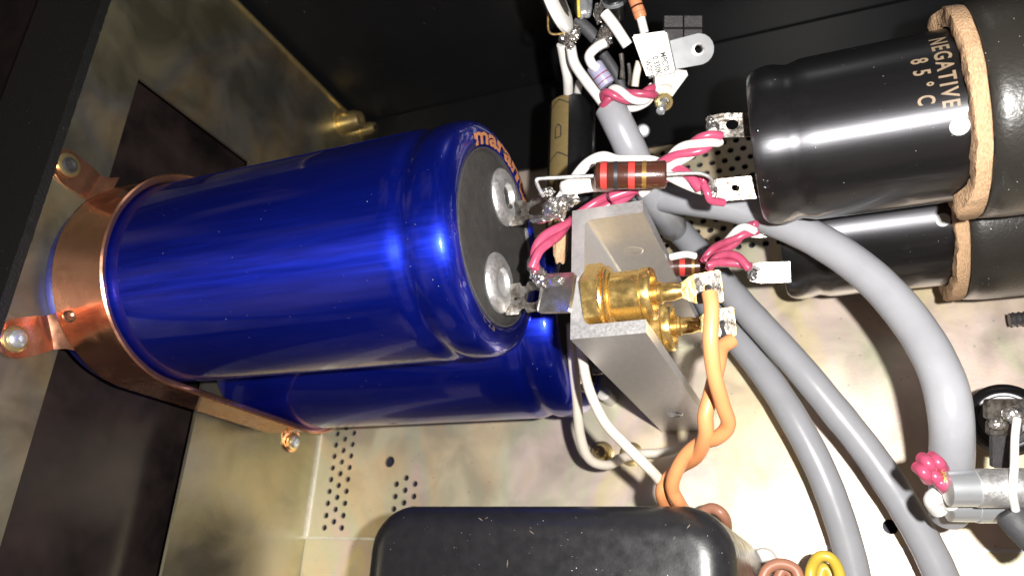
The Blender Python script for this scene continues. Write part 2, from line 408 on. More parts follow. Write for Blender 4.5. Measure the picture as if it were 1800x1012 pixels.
hl2 = []
for x, y, r in HL:
    if all((x - a) ** 2 + (y - b) ** 2 > (r + c + .03) ** 2 for a, b, c in hl2): hl2.append((x, y, r))
fb = plate(outer, [circ(x, y, r, 14 if r < .2 else 24) for x, y, r in hl2], Vector((0, 0, 0)), X, Y, .12)
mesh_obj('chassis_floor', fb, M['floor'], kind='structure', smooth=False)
mesh_obj('floor_front_strip', box((PX, SEAMY - 16, -.14), (40, SEAMY - .06, -.02)), M['floor'], kind='structure', smooth=False)
lip = plate([(PX, SEAMY - .06), (40, SEAMY - .06), (40, SEAMY + .06), (PX, SEAMY + .06)], [], Vector((0, 0, .10)), X, Y, .25)
mesh_obj('floor_seam_lip', lip, M['alu'], kind='structure', smooth=False)
mesh_obj('lower_cover', box((PX - 8, SEAMY - 16, -1.4), (42, 30, -1.0)), M['under'], kind='structure', smooth=False)
tube_line = box((PX - .02, SEAMY + .06, .0), (PX + .10, 24, .09))
mesh_obj('floor_bend', tube_line, M['alu'], kind='structure', smooth=False)
# left end plate with its long slot
Z_RIM = W(100, 290, x=PX + .5).z - .5; SL_T = 15.28; SL_B = 8.55; SL_Y = 19.1
pl = plate([(-14, 0), (26.4, 0), (26.4, Z_RIM + .5), (-14, Z_RIM + .5)], [[(-12.5, SL_B), (SL_Y, SL_B), (SL_Y, SL_T), (-12.5, SL_T)]], Vector((PX, 0, 0)), Y, Z, .15)
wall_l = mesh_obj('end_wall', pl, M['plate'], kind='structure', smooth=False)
mesh_obj('end_wall_flange', tube([Vector((PX + .02, 26.5, .0)), Vector((PX + .02, 26.5, 9)), Vector((PX + .02, 26.5, Z_RIM + .4))], .14, n=10, cap='flat'), M['brass'], kind='structure')
mesh_obj('far_panel', box((PX - 1.6, -16, -1), (PX - 1.3, 30, Z_RIM + .4)), M['reflpaint'], kind='structure', smooth=False)
# black outer rim above the plate
rb = bmesh.new()
bmesh.ops.create_grid(rb, x_segments=2, y_segments=220, size=.5)
for v in rb.verts:
    yy = -14 + (v.co.y + .5) * 46; e = .035 * noise.noise(Vector((yy * 5, 2, 0))) + .02 * noise.noise(Vector((yy * 17, 5, 0)))
    xx = PX - 3.6 + (v.co.x + .5) * 4.1 + (e if v.co.x > .2 else 0); v.co = Vector((xx, yy, Z_RIM + .5))
rr = bmesh.ops.extrude_face_region(rb, geom=rb.faces[:])
for v in [g for g in rr['geom'] if isinstance(g, bmesh.types.BMVert)]: v.co.z += .35
mesh_obj('black_rim', rb, M['rim'], kind='structure', angle=60)
mesh_obj('outer_panel', box((PX - 26, -16, Z_RIM - .4), (PX - 3.5, 40, Z_RIM + .2)), M['reflpaint'], kind='structure', smooth=False)
# black rear
mesh_obj('rear_wall', box((PX - 4, 27.0, -1), (42, 27.4, 30)), M['blackwall'], kind='structure', smooth=False)
mesh_obj('rear_black_sheet', box((PX + .2, 21.4, .12), (41, 26.9, .3)), M['blackwall'], kind='structure', smooth=False)
bl = W(607, 216, x=PX + .2)
sc1 = screw('corner_bolt', 'blurred brass bolt head on the end plate near its rear edge', Vector((PX, bl.y, bl.z)), X, .62, M['brass'], h=1.3)
bl = W(640, 228, x=PX + .2)
screw('corner_bolt', 'smaller blurred brass bolt beside the larger one, nearer the blue can', Vector((PX, bl.y, bl.z)), X, .40, M['brass'], h=1.0)

# ------------------------------------------------------------------ blue capacitors
CY, CZ1, CZ2, CXE = 10.56, H - 19.14, H - 26.90, -8.85
RB = 3.78
def rim_prof(t):     # radius of sleeve at distance t behind the end plane
    pts = [(.10, 2.86), (.0, 2.95), (-.02, 3.1), (.0, 3.32), (.05, 3.52), (.15, 3.66), (.30, 3.745), (.5, 3.78), (.9, 3.785), (1.1, 3.76), (1.25, 3.70), (1.38, 3.665), (1.5, 3.66), (1.62, 3.69), (1.78, 3.75), (1.95, 3.785), (2.2, 3.78), (3.0, 3.78)]
    return pts
def blue_cap(cz, label, full=True, dy=0, ex=0):
    CXE = globals()['CXE'] + ex; c = Vector((CXE, CY + dy, cz)); t = thing('blue_capacitor', label, 'capacitor', Vector((PX, CY + dy, cz - RB)), 'blue capacitors held in the copper clamp')
    pr = rim_prof(0) + [(3.2 + k * 1.0, RB) for k in range(1, 13)] + [(15.6, RB), (15.75, RB - .1), (15.8, 0)]
    b = lathe([(.35, 2.80)] + pr, c, -X, 96)
    can = mesh_obj('can', b, M['blue'], t, angle=50)
    d = lathe([(.14, 0), (.14, 1.0), (.14, 2.2), (.10, 2.7), (.13, 2.79), (.3, 2.82)], c, -X, 80)
    disc = mesh_obj('end_disc', d, M['phenolic'], t)
    mesh_obj('seal_ring', lathe([(.20, 2.76), (.02, 2.79), (.0, 2.83), (.02, 2.87), (.2, 2.9)], c, -X, 80), M['darksteel'], t)
    out = []
    for k, (px, py) in enumerate(((886, 347), (876, 497))):
        p = W(px, py, x=CXE - .1); p = Vector((CXE - .14, p.y + dy, p.z + cz - CZ1))
        tm = mesh_obj('terminal', lathe([(0, .96), (.05, .98), (.12, .95), (.18, .86), (.26, .72), (.28, .60), (.24, .46), (.12, .38)] + ([(-.6, .38), (-.6, 0)] if k == 0 else [(.10, .3), (.08, 0)]), p, X, 40), M['alu'], t)
        if k == 0:
            bmh = bmesh.new()
            for q in range(7): lathe([(-.55 + q * .09, .37), (-.51 + q * .09, .31), (-.46 + q * .09, .37)], p, X, 24, bmh)
            mesh_obj('bore_thread', bmh, M['dark'], tm)
        out.append(p)
    return t, can, disc, c, out
capA, canA, discA, cA, tA = blue_cap(CZ1, 'upper glossy blue capacitor can with orange lettering on its rim, nearest the viewer')
capB, canB, discB, cB, tB = blue_cap(CZ2, 'lower blue capacitor can half hidden below the upper one', dy=-.1, ex=.3)
bm = bmesh.new(); prev = None; ae = math.radians(47)
for k in range(80):
    t_ = 1.95 + k * .125; aa = ae + .010 * (k / 80) + .004 * noise.noise(Vector((k * .2, 0, 0))); cur = []
    for da in (-.008, 0, .008): cur.append(bm.verts.new(Vector((CXE - t_, cA.y + math.cos(aa + da) * (RB + (.022 if da == 0 else .001)), cA.z + math.sin(aa + da) * (RB + (.022 if da == 0 else .001))))))
    if prev:
        for q in range(2): bm.faces.new((prev[q], prev[q + 1], cur[q + 1], cur[q]))
    prev = cur
mesh_obj('sleeve_seam', bm, M['blue'], canA)
# lettering on the rolled rim
def rim_text(text, ang0, span, r0, r1, mat, fat, flip=False, size=1.):
    V, F = glyphs(text, 1., fat); w = max(v[0] for v in V); hh = max(v[1] for v in V); bm = bmesh.new(); vs = []
    prof = sorted([(r, t) for t, r in rim_prof(0)[:7]])
    def tt(r):
        for (ra, ta), (rb_, tb) in zip(prof, prof[1:]):
            if ra <= r <= rb_: return ta + (tb - ta) * (r - ra) / (rb_ - ra)
        return prof[-1][1]
    for v in V:
        a = ang0 + span * v[0] / w; r = r0 + (r1 - r0) * v[1] / hh if not flip else r1 - (r1 - r0) * v[1] / hh
        vs.append(bm.verts.new(Vector((CXE - tt(r) + .022, cA.y + math.cos(a) * (r + .008), cA.z - math.sin(a) * (r + .008)))))
    for f in F:
        try: bm.faces.new([vs[i] for i in f])
        except ValueError: pass
    bmesh.ops.subdivide_edges(bm, edges=bm.edges[:], cuts=1)
    return mesh_obj('lettering', bm, mat, canA, smooth=False)
rim_text('marantz', math.radians(-45), math.radians(92), 2.96, 3.42, M['orangeprint'], .032)
rim_text('C 2.8', math.radians(196), math.radians(-16), 3.03, 3.18, M['faintprint'], .0, flip=True)
# faint stamped text near the groove underside
# scuffs on the rim sleeve
sb = bmesh.new()
for k in range(46):
    a = math.radians(random.choice([random.uniform(-38, 12), random.uniform(-92, -74), random.uniform(-140, -118)])); r = random.uniform(3.35, 3.66); tpos = .03 + (r - 3.3) * .62
    base = Vector((CXE - tpos + .02, cA.y + math.cos(a) * (r + .012), cA.z - math.sin(a) * (r + .012)))
    tang = Vector((0, -math.sin(a), -math.cos(a))); rad = Vector((-.5, math.cos(a), -math.sin(a))).normalized(); l = random.uniform(.03, .16); w = random.uniform(.006, .022)
    an = random.uniform(-.9, .9); d1 = tang * math.cos(an) + rad * math.sin(an); d2 = rad * math.cos(an) - tang * math.sin(an)
    vs = [sb.verts.new(base + d1 * q * l * random.uniform(.6, 1.2) + d2 * s * w * random.uniform(.4, 1.6)) for q, s in ((-1, 0), (-.5, .9), (0, .5), (.5, 1), (1, .1), (.6, -.8), (.1, -.3), (-.5, -.9))]
    sb.faces.new(vs)
mesh_obj('scuffs', sb, M['paper'], canA, smooth=False, kind='stuff')

# solder lugs of the upper can
def lug(parent, p0, length, w, tilt_z=0., tilt_y=0., holes=((.62, .0, .2, .14),), mat='tin', th=.06, end=.5, name='solder_lug', notch=True):
    """strip that leaves a terminal along +x"""
    u = Vector((1, tilt_y, tilt_z)).normalized(); v = Vector((0, 1, 0)); v = (v - u * v.dot(u)).normalized()
    L = length; h = w / 2
    out = [(0, -h), (L * .22, -h * 1.03), (L * .26, -h * .7), (L * .32, -h * .7), (L * .36, -h), (L * .62, -h * .95), (L, -h * end), (L, h * end), (L * .62, h * .95), (L * .36, h * 1.0), (L * .32, h * .72), (L * .26, h * .75), (L * .22, h * 1.02), (0, h)] if notch else [(0, -h), (L - .1, -h), (L, -h * .85), (L, h * .85), (L - .1, h), (0, h)]
    hs = [circ(fx * L, fy * h, rx, 18, ry) for fx, fy, rx, ry in holes]
    return mesh_obj(name, plate(out, hs, p0, u, v, th), M[mat], parent, angle=30)
l1 = lug(capA, tA[0] + Vector((.12, -.42, -.45)), 2.1, .9, tilt_z=.06, holes=((.42, .0, .24, .2), (.16, .05, .05, .05)))
l2 = lug(capA, tA[1] + Vector((.12, -.40, -.5)), 2.1, 1.05, tilt_z=.08, holes=((.44, .0, .28, .22), (.16, 0, .06, .05)))
mesh_obj('foot', tube([tA[0] + Vector((.2, -.40, -.6)), tA[0] + Vector((.1, -.35, -.3))], .3, flat=.3), M['tin'], l1)
lb = lug(capB, tB[0] + Vector((.1, -.28, .25)), 1.9, .86, holes=((.66, 0, .26, .2),))
lb2 = lug(capB, tB[1] + Vector((.1, -.28, .25)), 1.9, .86, holes=((.66, 0, .26, .2),))
# solder mass at the end of lug 1
s1 = W(975, 368, d=21.9)
sm = blob(s1, (.34, .36, .3), 1, .75, 1.9); blob(s1 + Vector((.4, .22, .0)), (.38, .2, .2), 5, .7, 2.2, sm); blob(W(952, 385, d=22), (.35, .12, .12), 8, .5, 2, sm); blob(W(962, 338, d=21.9), (.22, .14, .15), 3, .6, 2, sm)
mesh_obj('solder', sm, M['solder'], l1)
s2 = W(950, 488, d=22.2)
sm = blob(s2, (.2, .3, .2), 2, .6, 2); blob(W(944, 482, d=22.25), (.2, .25, .2), 12, .7, 2, sm); mesh_obj('solder', sm, M['solder'], l2)
# tinned tab between lug 2 and the bracket
tb = thing('tinned_tab', 'solder covered metal tab joining the lower can terminal to the bracket', 'terminal', W(975, 520, d=22))
q = W(950, 516, d=22.15); uu = (W(1006, 512, d=21.5) - q)
mesh_obj('tab', plate(rrect(-.05, -.6, uu.length, .62, .12), [circ(-.02 + .2, .1, .05, 8)], q, uu.normalized(), (Y - uu.normalized() * Y.dot(uu.normalized())).normalized(), .16, bulge=lambda a, b: .10 * math.sin(a * 6) + .05 * noise.noise(Vector((a * 5, b * 5, 0)))), M['solder'], tb)
mesh_obj('solder', blob(W(962, 540, d=22), (.25, .16, .14), 7, .5, 2, blob(W(972, 492, d=21.9), (.3, .14, .12), 9, .6, 2)), M['solder'], tb)

# ------------------------------------------------------------------ copper clamp
cl = thing('copper_clamp', 'shiny copper strap clamp round the left ends of both blue cans', 'clamp', Vector((-22.7, CY, CZ2 - 4)))
XF, XB = -21.45, -23.9
def band(r, x):      # stadium round both cans
    pts = []
    for k in range(33):
        a = math.pi * k / 32; pts.append(Vector((x, CY + r * math.cos(a), CZ1 + r * math.sin(a))))
    for k in range(33):
        a = math.pi + math.pi * k / 32; pts.append(Vector((x, CY + r * math.cos(a), CZ2 + r * math.sin(a))))
    return pts
bm = bmesh.new(); rows = []
for x, r in ((XB, 3.84), (XB, 3.96), (XB + .06, 4.0), (XF - .14, 4.0), (XF - .04, 4.08), (XF + .03, 4.12), (XF + .08, 4.06), (XF + .05, 3.92), (XF - .05, 3.84)):
    rows.append([bm.verts.new(p + Vector((0, .03 * noise.noise(p * .5), .03 * noise.noise(p * .6)))) for p in band(r, x)])
for a, b in zip(rows, rows[1:] + rows[:1]):
    for k in range(len(a)): bm.faces.new((a[k], a[(k + 1) % len(a)], b[(k + 1) % len(a)], b[k]))
strap = mesh_obj('strap', bm, M['copper'], cl, angle=50)
def ear(px, py, scr, root_y, root_z, big=.75):
    e = W(px, py, x=PX + .12); root = Vector((XB + .05, root_y, root_z)); d = Vector((0, e.y - root_y, e.z - root_z)); L = d.length; d.normalize()
    w = Vector((0, -d.z, d.y)); bm = bmesh.new(); rows = []
    st = [(Vector((XB + .02, root_y, root_z)), big * 1.0), (Vector((PX + .35, root_y, root_z)) + d * .15, big * .85), (Vector((PX + .12, root_y, root_z)) + d * .4, big * .8)]
    n = 8
    for k in range(1, n + 1):
        f = k / n; st.append((Vector((PX + .10 + .05 * math.sin(f * 9), root_y, root_z)) + d * (.4 + (L + big * .8 - .4) * f), big * (.8 + .1 * math.sin(f * 3)) * math.sqrt(max(.02, 1 - max(0, (f - .62) / .40) ** 2))))
    for p, hw in st: rows.append([bm.verts.new(p + w * hw * s + X * q) for s, q in ((-1, 0), (-.33, .02), (.33, .02), (1, 0), (1, -.07), (-1, -.07))])
    for a, b in zip(rows, rows[1:]):
        for k in range(6): bm.faces.new((a[k], a[(k + 1) % 6], b[(k + 1) % 6], b[k]))
    bm.faces.new(rows[0]); bm.faces.new(rows[-1])
    er = mesh_obj('ear', bm, M['copper'], cl, angle=45)
    pos = Vector((PX + .14, e.y, e.z))
    mesh_obj('washer', lathe([(0, .2), (.0, .44), (.07, .44), (.10, .37), (.1, .2)], pos, X, 28), M['brass'], er)
    if scr: mesh_obj('screw', lathe([(.05, 0), (.06, .30), (.2, .30), (.27, .2), (.27, .1), (.18, .08), (.18, 0)], pos, X, 20), M['steel'], er)
    else: mesh_obj('hole_eyelet', lathe([(.11, .30), (.14, .22), (.05, .16), (.05, 0)], pos, X, 20), M['dark'], er)
ear(25, 596, True, CY - 2.6, CZ1 + 2.6)
ear(119, 291, False, CY + 2.9, CZ1 + 2.6)
ear(514, 776, True, CY - 2.9, CZ2 - 2.6, .6)
mesh_obj('dimple', lathe([(0, .22), (.05, .16), (.09, 0)], W(122, 556, x=-23.0), Vector((.5, -.5, .6)), 18), M['copper'], strap)

# ------------------------------------------------------------------ black capacitors
RK = 2.43
def black_cap(cx, cy, cz, label, upper):
    c = Vector((cx, cy, cz)); t = thing('black_capacitor', label, 'capacitor', Vector((cx + 4, cy, cz - 3.0)), 'black capacitors at the right')
    pr = [(.25, 0), (.25, 2.0), (.02, 2.06), (.0, 2.12), (.03, 2.2), (.14, 2.32), (.32, 2.40), (.55, 2.43), (.8, 2.42), (1.0, 2.36), (1.15, 2.33), (1.3, 2.36), (1.5, 2.42), (1.7, 2.43)] + [(2 + .6 * k, 2.43) for k in range(1, 24)]
    can = mesh_obj('can', lathe(pr, c, X, 80), M['blackcan'], t, angle=50)
    g = bmesh.new(); lathe([(.40, 2.442), (.44, 2.442)], c, X, 80, g)
    xs = 5.32 if upper else 5.35
    # ragged cardboard ring
    cb = bmesh.new(); rows = []; N = 120
    for j, (tx, r) in enumerate(((xs, 2.47), (xs - .02, 2.75), (xs + .0, 2.95), (xs + .03, 2.99), (xs + .36, 2.99), (xs + .39, 2.95), (xs + .39, 2.5))):
        ring = []
        for k in range(N):
            a = 2 * math.pi * k / N; lump = 0
            if j < 4: lump = .07 * noise.noise(Vector((math.cos(a) * 5, math.sin(a) * 5, j * 2.3 + cz))) + .05 * noise.noise(Vector((math.cos(a) * 17, math.sin(a) * 17, j * 1.3))) - (.28 * math.exp(-((a - 4.6) / .22) ** 2) + .18 * math.exp(-((a - 1.3) / .2) ** 2) if upper else .1 * math.exp(-((a - 4.3) / .5) ** 2))
            rr_ = r + .05 * noise.noise(Vector((math.cos(a) * 4, math.sin(a) * 4, j + cz)))
            ring.append(cb.verts.new(c + X * (tx + lump) + (Y * math.sin(a) + Z * math.cos(a)) * rr_))
        rows.append(ring)
    for a, b in zip(rows, rows[1:] + rows[:1]):
        for k in range(N): cb.faces.new((a[k], a[(k + 1) % N], b[(k + 1) % N], b[k]))
    mesh_obj('cardboard_ring', cb, M['card'], t, angle=60)
    mesh_obj('sleeve', lathe([(xs + .42, 2.6), (xs + .41, 2.93), (xs + .46, 3.0), (xs + .8, 3.03)] + [(xs + 1 + k * .5, 3.05) for k in range(7)] + [(xs + 4.4, 3.0), (xs + 4.5, 2.7), (xs + 4.5, 2.5)], c, X, 80), M['sleeve'], t, angle=50)
    return t, can, c
capC, canC, cC = black_cap(-1.0, 13.25, H - 20.8, 'upper black capacitor can lettered NEGATIVE 85 degrees in a cardboard ring', True)
capD, canD, cD = black_cap(-.7, 13.25, H - 27.3, 'lower black capacitor can behind the thick grey cable', False)
def wrap_text(can, c, text, size, t0, a0, mat, xs=1., fat=.01, sp=1., space=1.):
    """reads down round the can, letter tops toward +x; a = angle from +y towards +z"""
    def fn(u, v, w): a = a0 + u * sp / RK; return c + X * (t0 + v) + (Y * math.cos(a) + Z * math.sin(a)) * (RK + .012)
    bm = text_bm(text, size, fn, fat, xs=xs, space=space); return mesh_obj('lettering', bm, mat, can, smooth=False)
def ang_at(px, py, c):
    """angle round the can of the surface point at a pixel"""
    best = None
    for k in range(720):
        a = 2 * math.pi * k / 720; n_ = Y * math.cos(a) + Z * math.sin(a)
        for t in [q * .1 for q in range(0, 90)]:
            p = c + X * t + n_ * RK; v = p - CAMP
            if v.dot(n_) > 0: break
            d = -v.dot(B_AX); x = 900 + 1300 * v.dot(R_AX) / d; y = 506 - 1300 * v.dot(U_AX) / d
            e = (x - px) ** 2 + (y - py) ** 2
            if best is None or e < best[0]: best = (e, a, t)
    return best[1], best[2]
for txt, p0, p1, hpx in (('NEGATIVE', (1650, 68), (1672, 190), .42), ('85°C', (1612, 105), (1630, 184), .42)):
    a0, t0 = ang_at(*p0, cC); a1, t1 = ang_at(*p1, cC)
    spc = 1.25 if txt[0] == 'N' else 2.1
    V, F = glyphs(txt, .56, .012, spc); w = max(v[0] for v in V)
    wrap_text(canC, cC, txt, .56, (t0 + t1) / 2 - .18, a0, M['tanprint'], xs=(a1 - a0) * RK / w, fat=.012, space=spc)
a0, t0 = ang_at(1688, 222, cC)
def on_can(c, a, t, dr=.012): return c + X * t + (Y * math.cos(a) + Z * math.sin(a)) * (RK + dr)
bm = bmesh.new(); bm.faces.new([bm.verts.new(on_can(cC, a0 + .24 * math.sin(q) / RK, t0 + .24 * math.cos(q))) for q in [2 * math.pi * k / 20 for k in range(20)]])
mesh_obj('round_mark', bm, M['whiteprint'], canC, smooth=False)
a0, t0 = ang_at(1657, 386, cD)
bm = bmesh.new(); bm.faces.new([bm.verts.new(on_can(cD, a0 + .22 * math.sin(q) / RK, t0 + .22 * math.cos(q))) for q in [2 * math.pi * k / 20 for k in range(20)]])
mesh_obj('round_mark', bm, M['whiteprint'], canD, smooth=False)
wrap_text(canD, cD, 'NEGATIVE', .5, t0 - .2, a0 - 1.35, M['tanprint'], fat=.01, xs=.62)
# lugs on the black cans
def can_lug(parent, px0, py0, px1, py1, wpx, cx, hole, seed, label=None):
    d = cx; q = W(px0, py0, d=d); e = W(px1, py1, d=d + .4)
    u = (e - q); L = u.length; u.normalize(); vv = U_AX - u * U_AX.dot(u); vv.normalize(); w = wpx / 1300 * d / 2
    pl_ = plate([(-.1, -w), (L * .7, -w * 1.04), (L, -w * .8), (L, w * .8), (L * .75, w), (-.1, w)], [circ(L * hole[0], w * hole[1], hole[2], 16, hole[3])] if hole else [], q, u, vv, .07, bulge=lambda a, b: .02 * math.sin(a * 5))
    lg = mesh_obj('solder_lug', pl_, M['tin'], parent, angle=30)
    sb = blob(q + u * L * .92, (.2, w * .8, .15), seed, .4, 2.1); blob(q + u * L * .98 + U_AX * w * .5, (.14, .16, .12), seed + 3, .5, 2.4, sb)
    mesh_obj('solder', sb, M['solder'], lg); return q, u, L
can_lug(capC, 1316, 220, 1248, 222, 42, 22.6, (.42, .05, .19, .16), 4)
can_lug(capC, 1330, 329, 1243, 336, 40, 22.4, (.42, .05, .12, .1), 6)
can_lug(capD, 1384, 478, 1318, 480, 36, 25.6, None, 11)
can_lug(capD, 1380, 398, 1315, 405, 30, 25.8, None, 15)
# molten scars on the upper black can
sb = bmesh.new()
for k, (px, py) in enumerate(((1320, 232), (1340, 322), (1352, 330), (1358, 342), (1363, 352), (1335, 332), (1349, 320))):
    a0, t0 = ang_at(px, py, cC); t0 = max(t0, .22); blob(on_can(cC, a0, t0, -.06), (.06, .06, .06), k, .7, 2, sb, sub=2)
mesh_obj('melted_scars', sb, M['blackcan'], canC, kind='stuff')

# ------------------------------------------------------------------ milled bracket
ZB0, ZB1 = .15, H - 19.2
def bz(px, py, z=ZB1): return W(px, py, z=z)
cs = dict(a=bz(1007, 371), b=bz(1131, 351), c=bz(1001, 605), d=bz(1134, 576))
bx0 = (cs['a'].x + cs['c'].x) / 2; bx1 = (cs['b'].x + cs['d'].x) / 2; by0 = (cs['c'].y + cs['d'].y) / 2; by1 = (cs['a'].y + cs['b'].y) / 2
br = thing('aluminium_bracket', 'milled aluminium channel bracket holding the two gold jacks', 'bracket', Vector(((bx0 + bx1) / 2, (by0 + by1) / 2, ZB0)))
th = .40; r = .22
cprof = [(bx0, by0), (bx1, by0), (bx1, by0 + th), (bx0 + th + r, by0 + th)]
for k in range(1, 5): a = math.radians(270 - 90 * k / 4); cprof.append((bx0 + th + r + r * math.cos(a), by0 + th + r + r * math.sin(a)))
for k in range(0, 5): a = math.radians(180 - 90 * k / 4); cprof.append((bx0 + th + r + r * math.cos(a), by1 - th - r + r * math.sin(a)))
cprof += [(bx1, by1 - th), (bx1, by1), (bx0, by1)]
bm = plate(cprof, [], Vector((0, 0, ZB1)), X, Y, ZB1 - ZB0)
es = [e for e in bm.edges if len(e.link_faces) == 2 and e.calc_face_angle(0) > 1]
bmesh.ops.bevel(bm, geom=es, offset=.025, segments=2, affect='EDGES')
mesh_obj('channel', bm, M['milled'], br, angle=30)
hp = W(1113, 441, y=by1 - th)
mesh_obj('screw_hole', lathe([(.0, .34), (.015, .30), (.02, .29), (.005, .22), (.003, 0)], Vector((hp.x, by1 - th, hp.z)), -Y, 30), M['alu'], br)
hp = W(1187, 728, y=by0)
mesh_obj('screw_tip', lathe([(.0, .3), (.05, .28), (.07, .2), (.03, .12), (.03, 0)], Vector((hp.x, by0, hp.z)), -Y, 24), M['steel'], br)

def jack(z, yc, label):
    p = Vector((bx0 + th, yc, z)); t = thing('gold_jack', label, 'jack', p, 'gold jacks in the bracket')
    hx = [(.0, .98), (.45, .98)]
    b = bmesh.new(); prof = [(0, 1.08), (.46, 1.08), (.52, 1.0)]
    rings = []
    for tt, rr_ in prof: rings.append([b.verts.new(p + X * tt + (Y * math.cos(math.radians(60 * k + 20)) + Z * math.sin(math.radians(60 * k + 20))) * rr_) for k in range(6)])
    for a, c in zip(rings, rings[1:]):
        for k in range(6): b.faces.new((a[k], a[(k + 1) % 6], c[(k + 1) % 6], c[k]))
    b.faces.new(rings[0]); b.faces.new(rings[-1])
    mesh_obj('nut', b, M['gold'], t, angle=25)
    mesh_obj('washer', lathe([(.46, .5), (.46, .98), (.50, 1.0), (.56, .98), (.58, .90), (.60, .95), (.66, .97), (.7, .92), (.72, .6)], p, X, 48), M['gold'], t)
    mesh_obj('barrel', lathe([(.7, .6), (.7, .80), (.74, .82), (.78, .75), (1.6, .75), (1.65, .79), (1.88, .79), (1.94, .75), (1.94, .62), (1.7, .56), (1.7, .35)], p, X, 48), M['gold'], t)
    mesh_obj('insulator', lathe([(1.72, .57), (1.78, .3)], p, X, 32), M['glass'], t)
    mesh_obj('stem', lathe([(1.6, .3), (2.05, .3), (2.08, .34), (2.16, .34), (2.2, .27), (2.5, .27), (2.62, .24), (2.75, .2)], p, X, 32), M['gold'], t)
    q = p + X * 2.6; u = (X * 1.0 + Z * .02).normalized(); v = U_AX - u * U_AX.dot(u); v.normalize()
    out = [(-.1, -.16), (.1, -.2), (.4, -.38), (.55, -.44), (1.2, -.46), (1.26, -.4), (1.26, .4), (1.2, .46), (.55, .42), (.4, .38), (.1, .2), (-.1, .16)]
    lg = mesh_obj('lug', plate(out, [circ(.86, -.02, .11, 14)], q, u, v, .12), M['goldlug'], t, angle=30)
    mesh_obj('solder', plate(rrect(.52, -.42, 1.24, .42, .1), [circ(.86, -.02, .12, 14)], q + u.cross(v).normalized() * .03, u, v, .02, bulge=lambda a, b: .03 * noise.noise(Vector((a * 4, b * 4, z)))), M['tin'], lg)
    sb = bmesh.new()
    for k in range(7):
        a = k * .9; c0 = q + u * (.86 + .05 * math.cos(a)) + v * (-.02 + .05 * math.sin(a)); tube([c0 + Z * .05, c0 + v * -.15 + Z * .12, q + u * .78 - v * .5 + Z * .05 + u * .03 * k], .025, n=6, bm=sb)
    mesh_obj('wire_strands', sb, M['darksteel'], lg)
    return q + u * .8
jy = W(1140, 520, z=ZB1 - .8).y
wp1 = jack(ZB1 - .65, jy, 'upper gold plated jack with a solder lug holding the front orange wire')
wp2 = jack(ZB1 - 3.6, jy, 'lower gold plated jack half hidden behind the bracket arm')

# ------------------------------------------------------------------ resistors
def resistor(a, b, r, label, bands, body='resbrown', leads=None, group=None):
    ax = (b - a); L = ax.length; ax.normalize(); t = thing('resistor', label, 'resistor', (a + b) / 2, group)
    bd = mesh_obj('body', lathe([(0, 0), (0, r * .86), (.03, r * .96), (.07, r), (L - .07, r), (L - .03, r * .96), (L, r * .86), (L, 0)], a, ax, 48), M[body], t)
    for f0, f1, m in bands: mesh_obj('band', lathe([(L * f0, r * .99), (L * f0, r + .008), (L * f1, r + .008), (L * f1, r * .99)], a, ax, 48), M[m], bd)
    for pts in leads or []: mesh_obj('lead', tube(pts, .055 if r > .25 else .04, n=12), M['alu'], t)
    return t
ra = W(1047, 309, d=21.3); rb_ = W(1172, 307, d=20.9)
resistor(ra, rb_, .40, 'brown resistor with red, black, red and gold bands in front of the white wires',
         [(.08, .17, 'red'), (.27, .32, 'bandblack'), (.47, .56, 'red'), (.66, .72, 'bandgold')],
         leads=[[ra + (rb_ - ra) * .02, W(1000, 311, d=21.4), W(950, 314, d=21.5), W(943, 317, d=21.5), W(946, 328, d=21.6), W(955, 345, d=21.8)],
                [rb_, W(1200, 305, d=20.9), W(1230, 305, d=20.9), W(1249, 313, d=21), W(1254, 328, d=21.2)]])
ra = W(1160, 468, d=26.4); rb2 = W(1256, 467, d=26.0)
resistor(ra, rb2, .36, 'second brown resistor with red and gold bands, behind the bracket edge',
         [(.08, .16, 'bandblack'), (.36, .46, 'red'), (.58, .63, 'bandgold')],
         leads=[[rb2, W(1290, 467, d=25.8), W(1318, 467, d=25.5), W(1335, 474, d=25.3)], [ra, W(1120, 470, d=26.8), W(1090, 480, d=27.5)]])

# ------------------------------------------------------------------ cables
def cable(label, pts, r, mat, cat='cable', name='grey_cable', group=None, cap='flat', **k):
    return tag(mesh_obj(name, tube(pts, r, n=28 if r > .3 else 16, per=14, cap=cap, **{'wob': .035, **k}), M[mat]), label, cat, group)
cable('thick grey cable arching across both black cans down to the fuse holder',
      [W(1100, 318, z=H - 24.5), W(1150, 342, z=H - 24.3), W(1220, 352, z=H - 24.0), W(1300, 365, z=H - 23.9), W(1400, 403, z=H - 23.9), W(1480, 448, z=H - 23.9), W(1550, 505, z=H - 23.8), W(1612, 580, z=H - 23.6), W(1655, 660, z=H - 23.3), W(1672, 740, z=H - 23.5), W(1672, 830, z=H - 25), W(1668, 900, z=H - 27)], .58, 'grey', group='grey cables')
cable('grey cable from the upper wiring that dives below the resistor',
      [W(1072, 188, d=26.8), W(1090, 224, d=26.6), W(1112, 270, d=26.8), W(1140, 330, d=27.4), W(1166, 372, d=28.6), W(1182, 398, d=31), W(1184, 400, z=-.5)], .57, 'grey', group='grey cables')
cable('right one of two grey cables running from the bracket to the bottom edge',
      [W(1170, 380, z=2.6), W(1225, 440, z=3.2), W(1280, 508, z=3.6), W(1340, 575, z=3.8), W(1400, 640, z=3.8), W(1465, 718, z=3.6), W(1530, 800, z=3.2), W(1590, 890, z=2.8), W(1635, 970, z=2.4), W(1680, 1070, z=2)], .55, 'grey', group='grey cables')
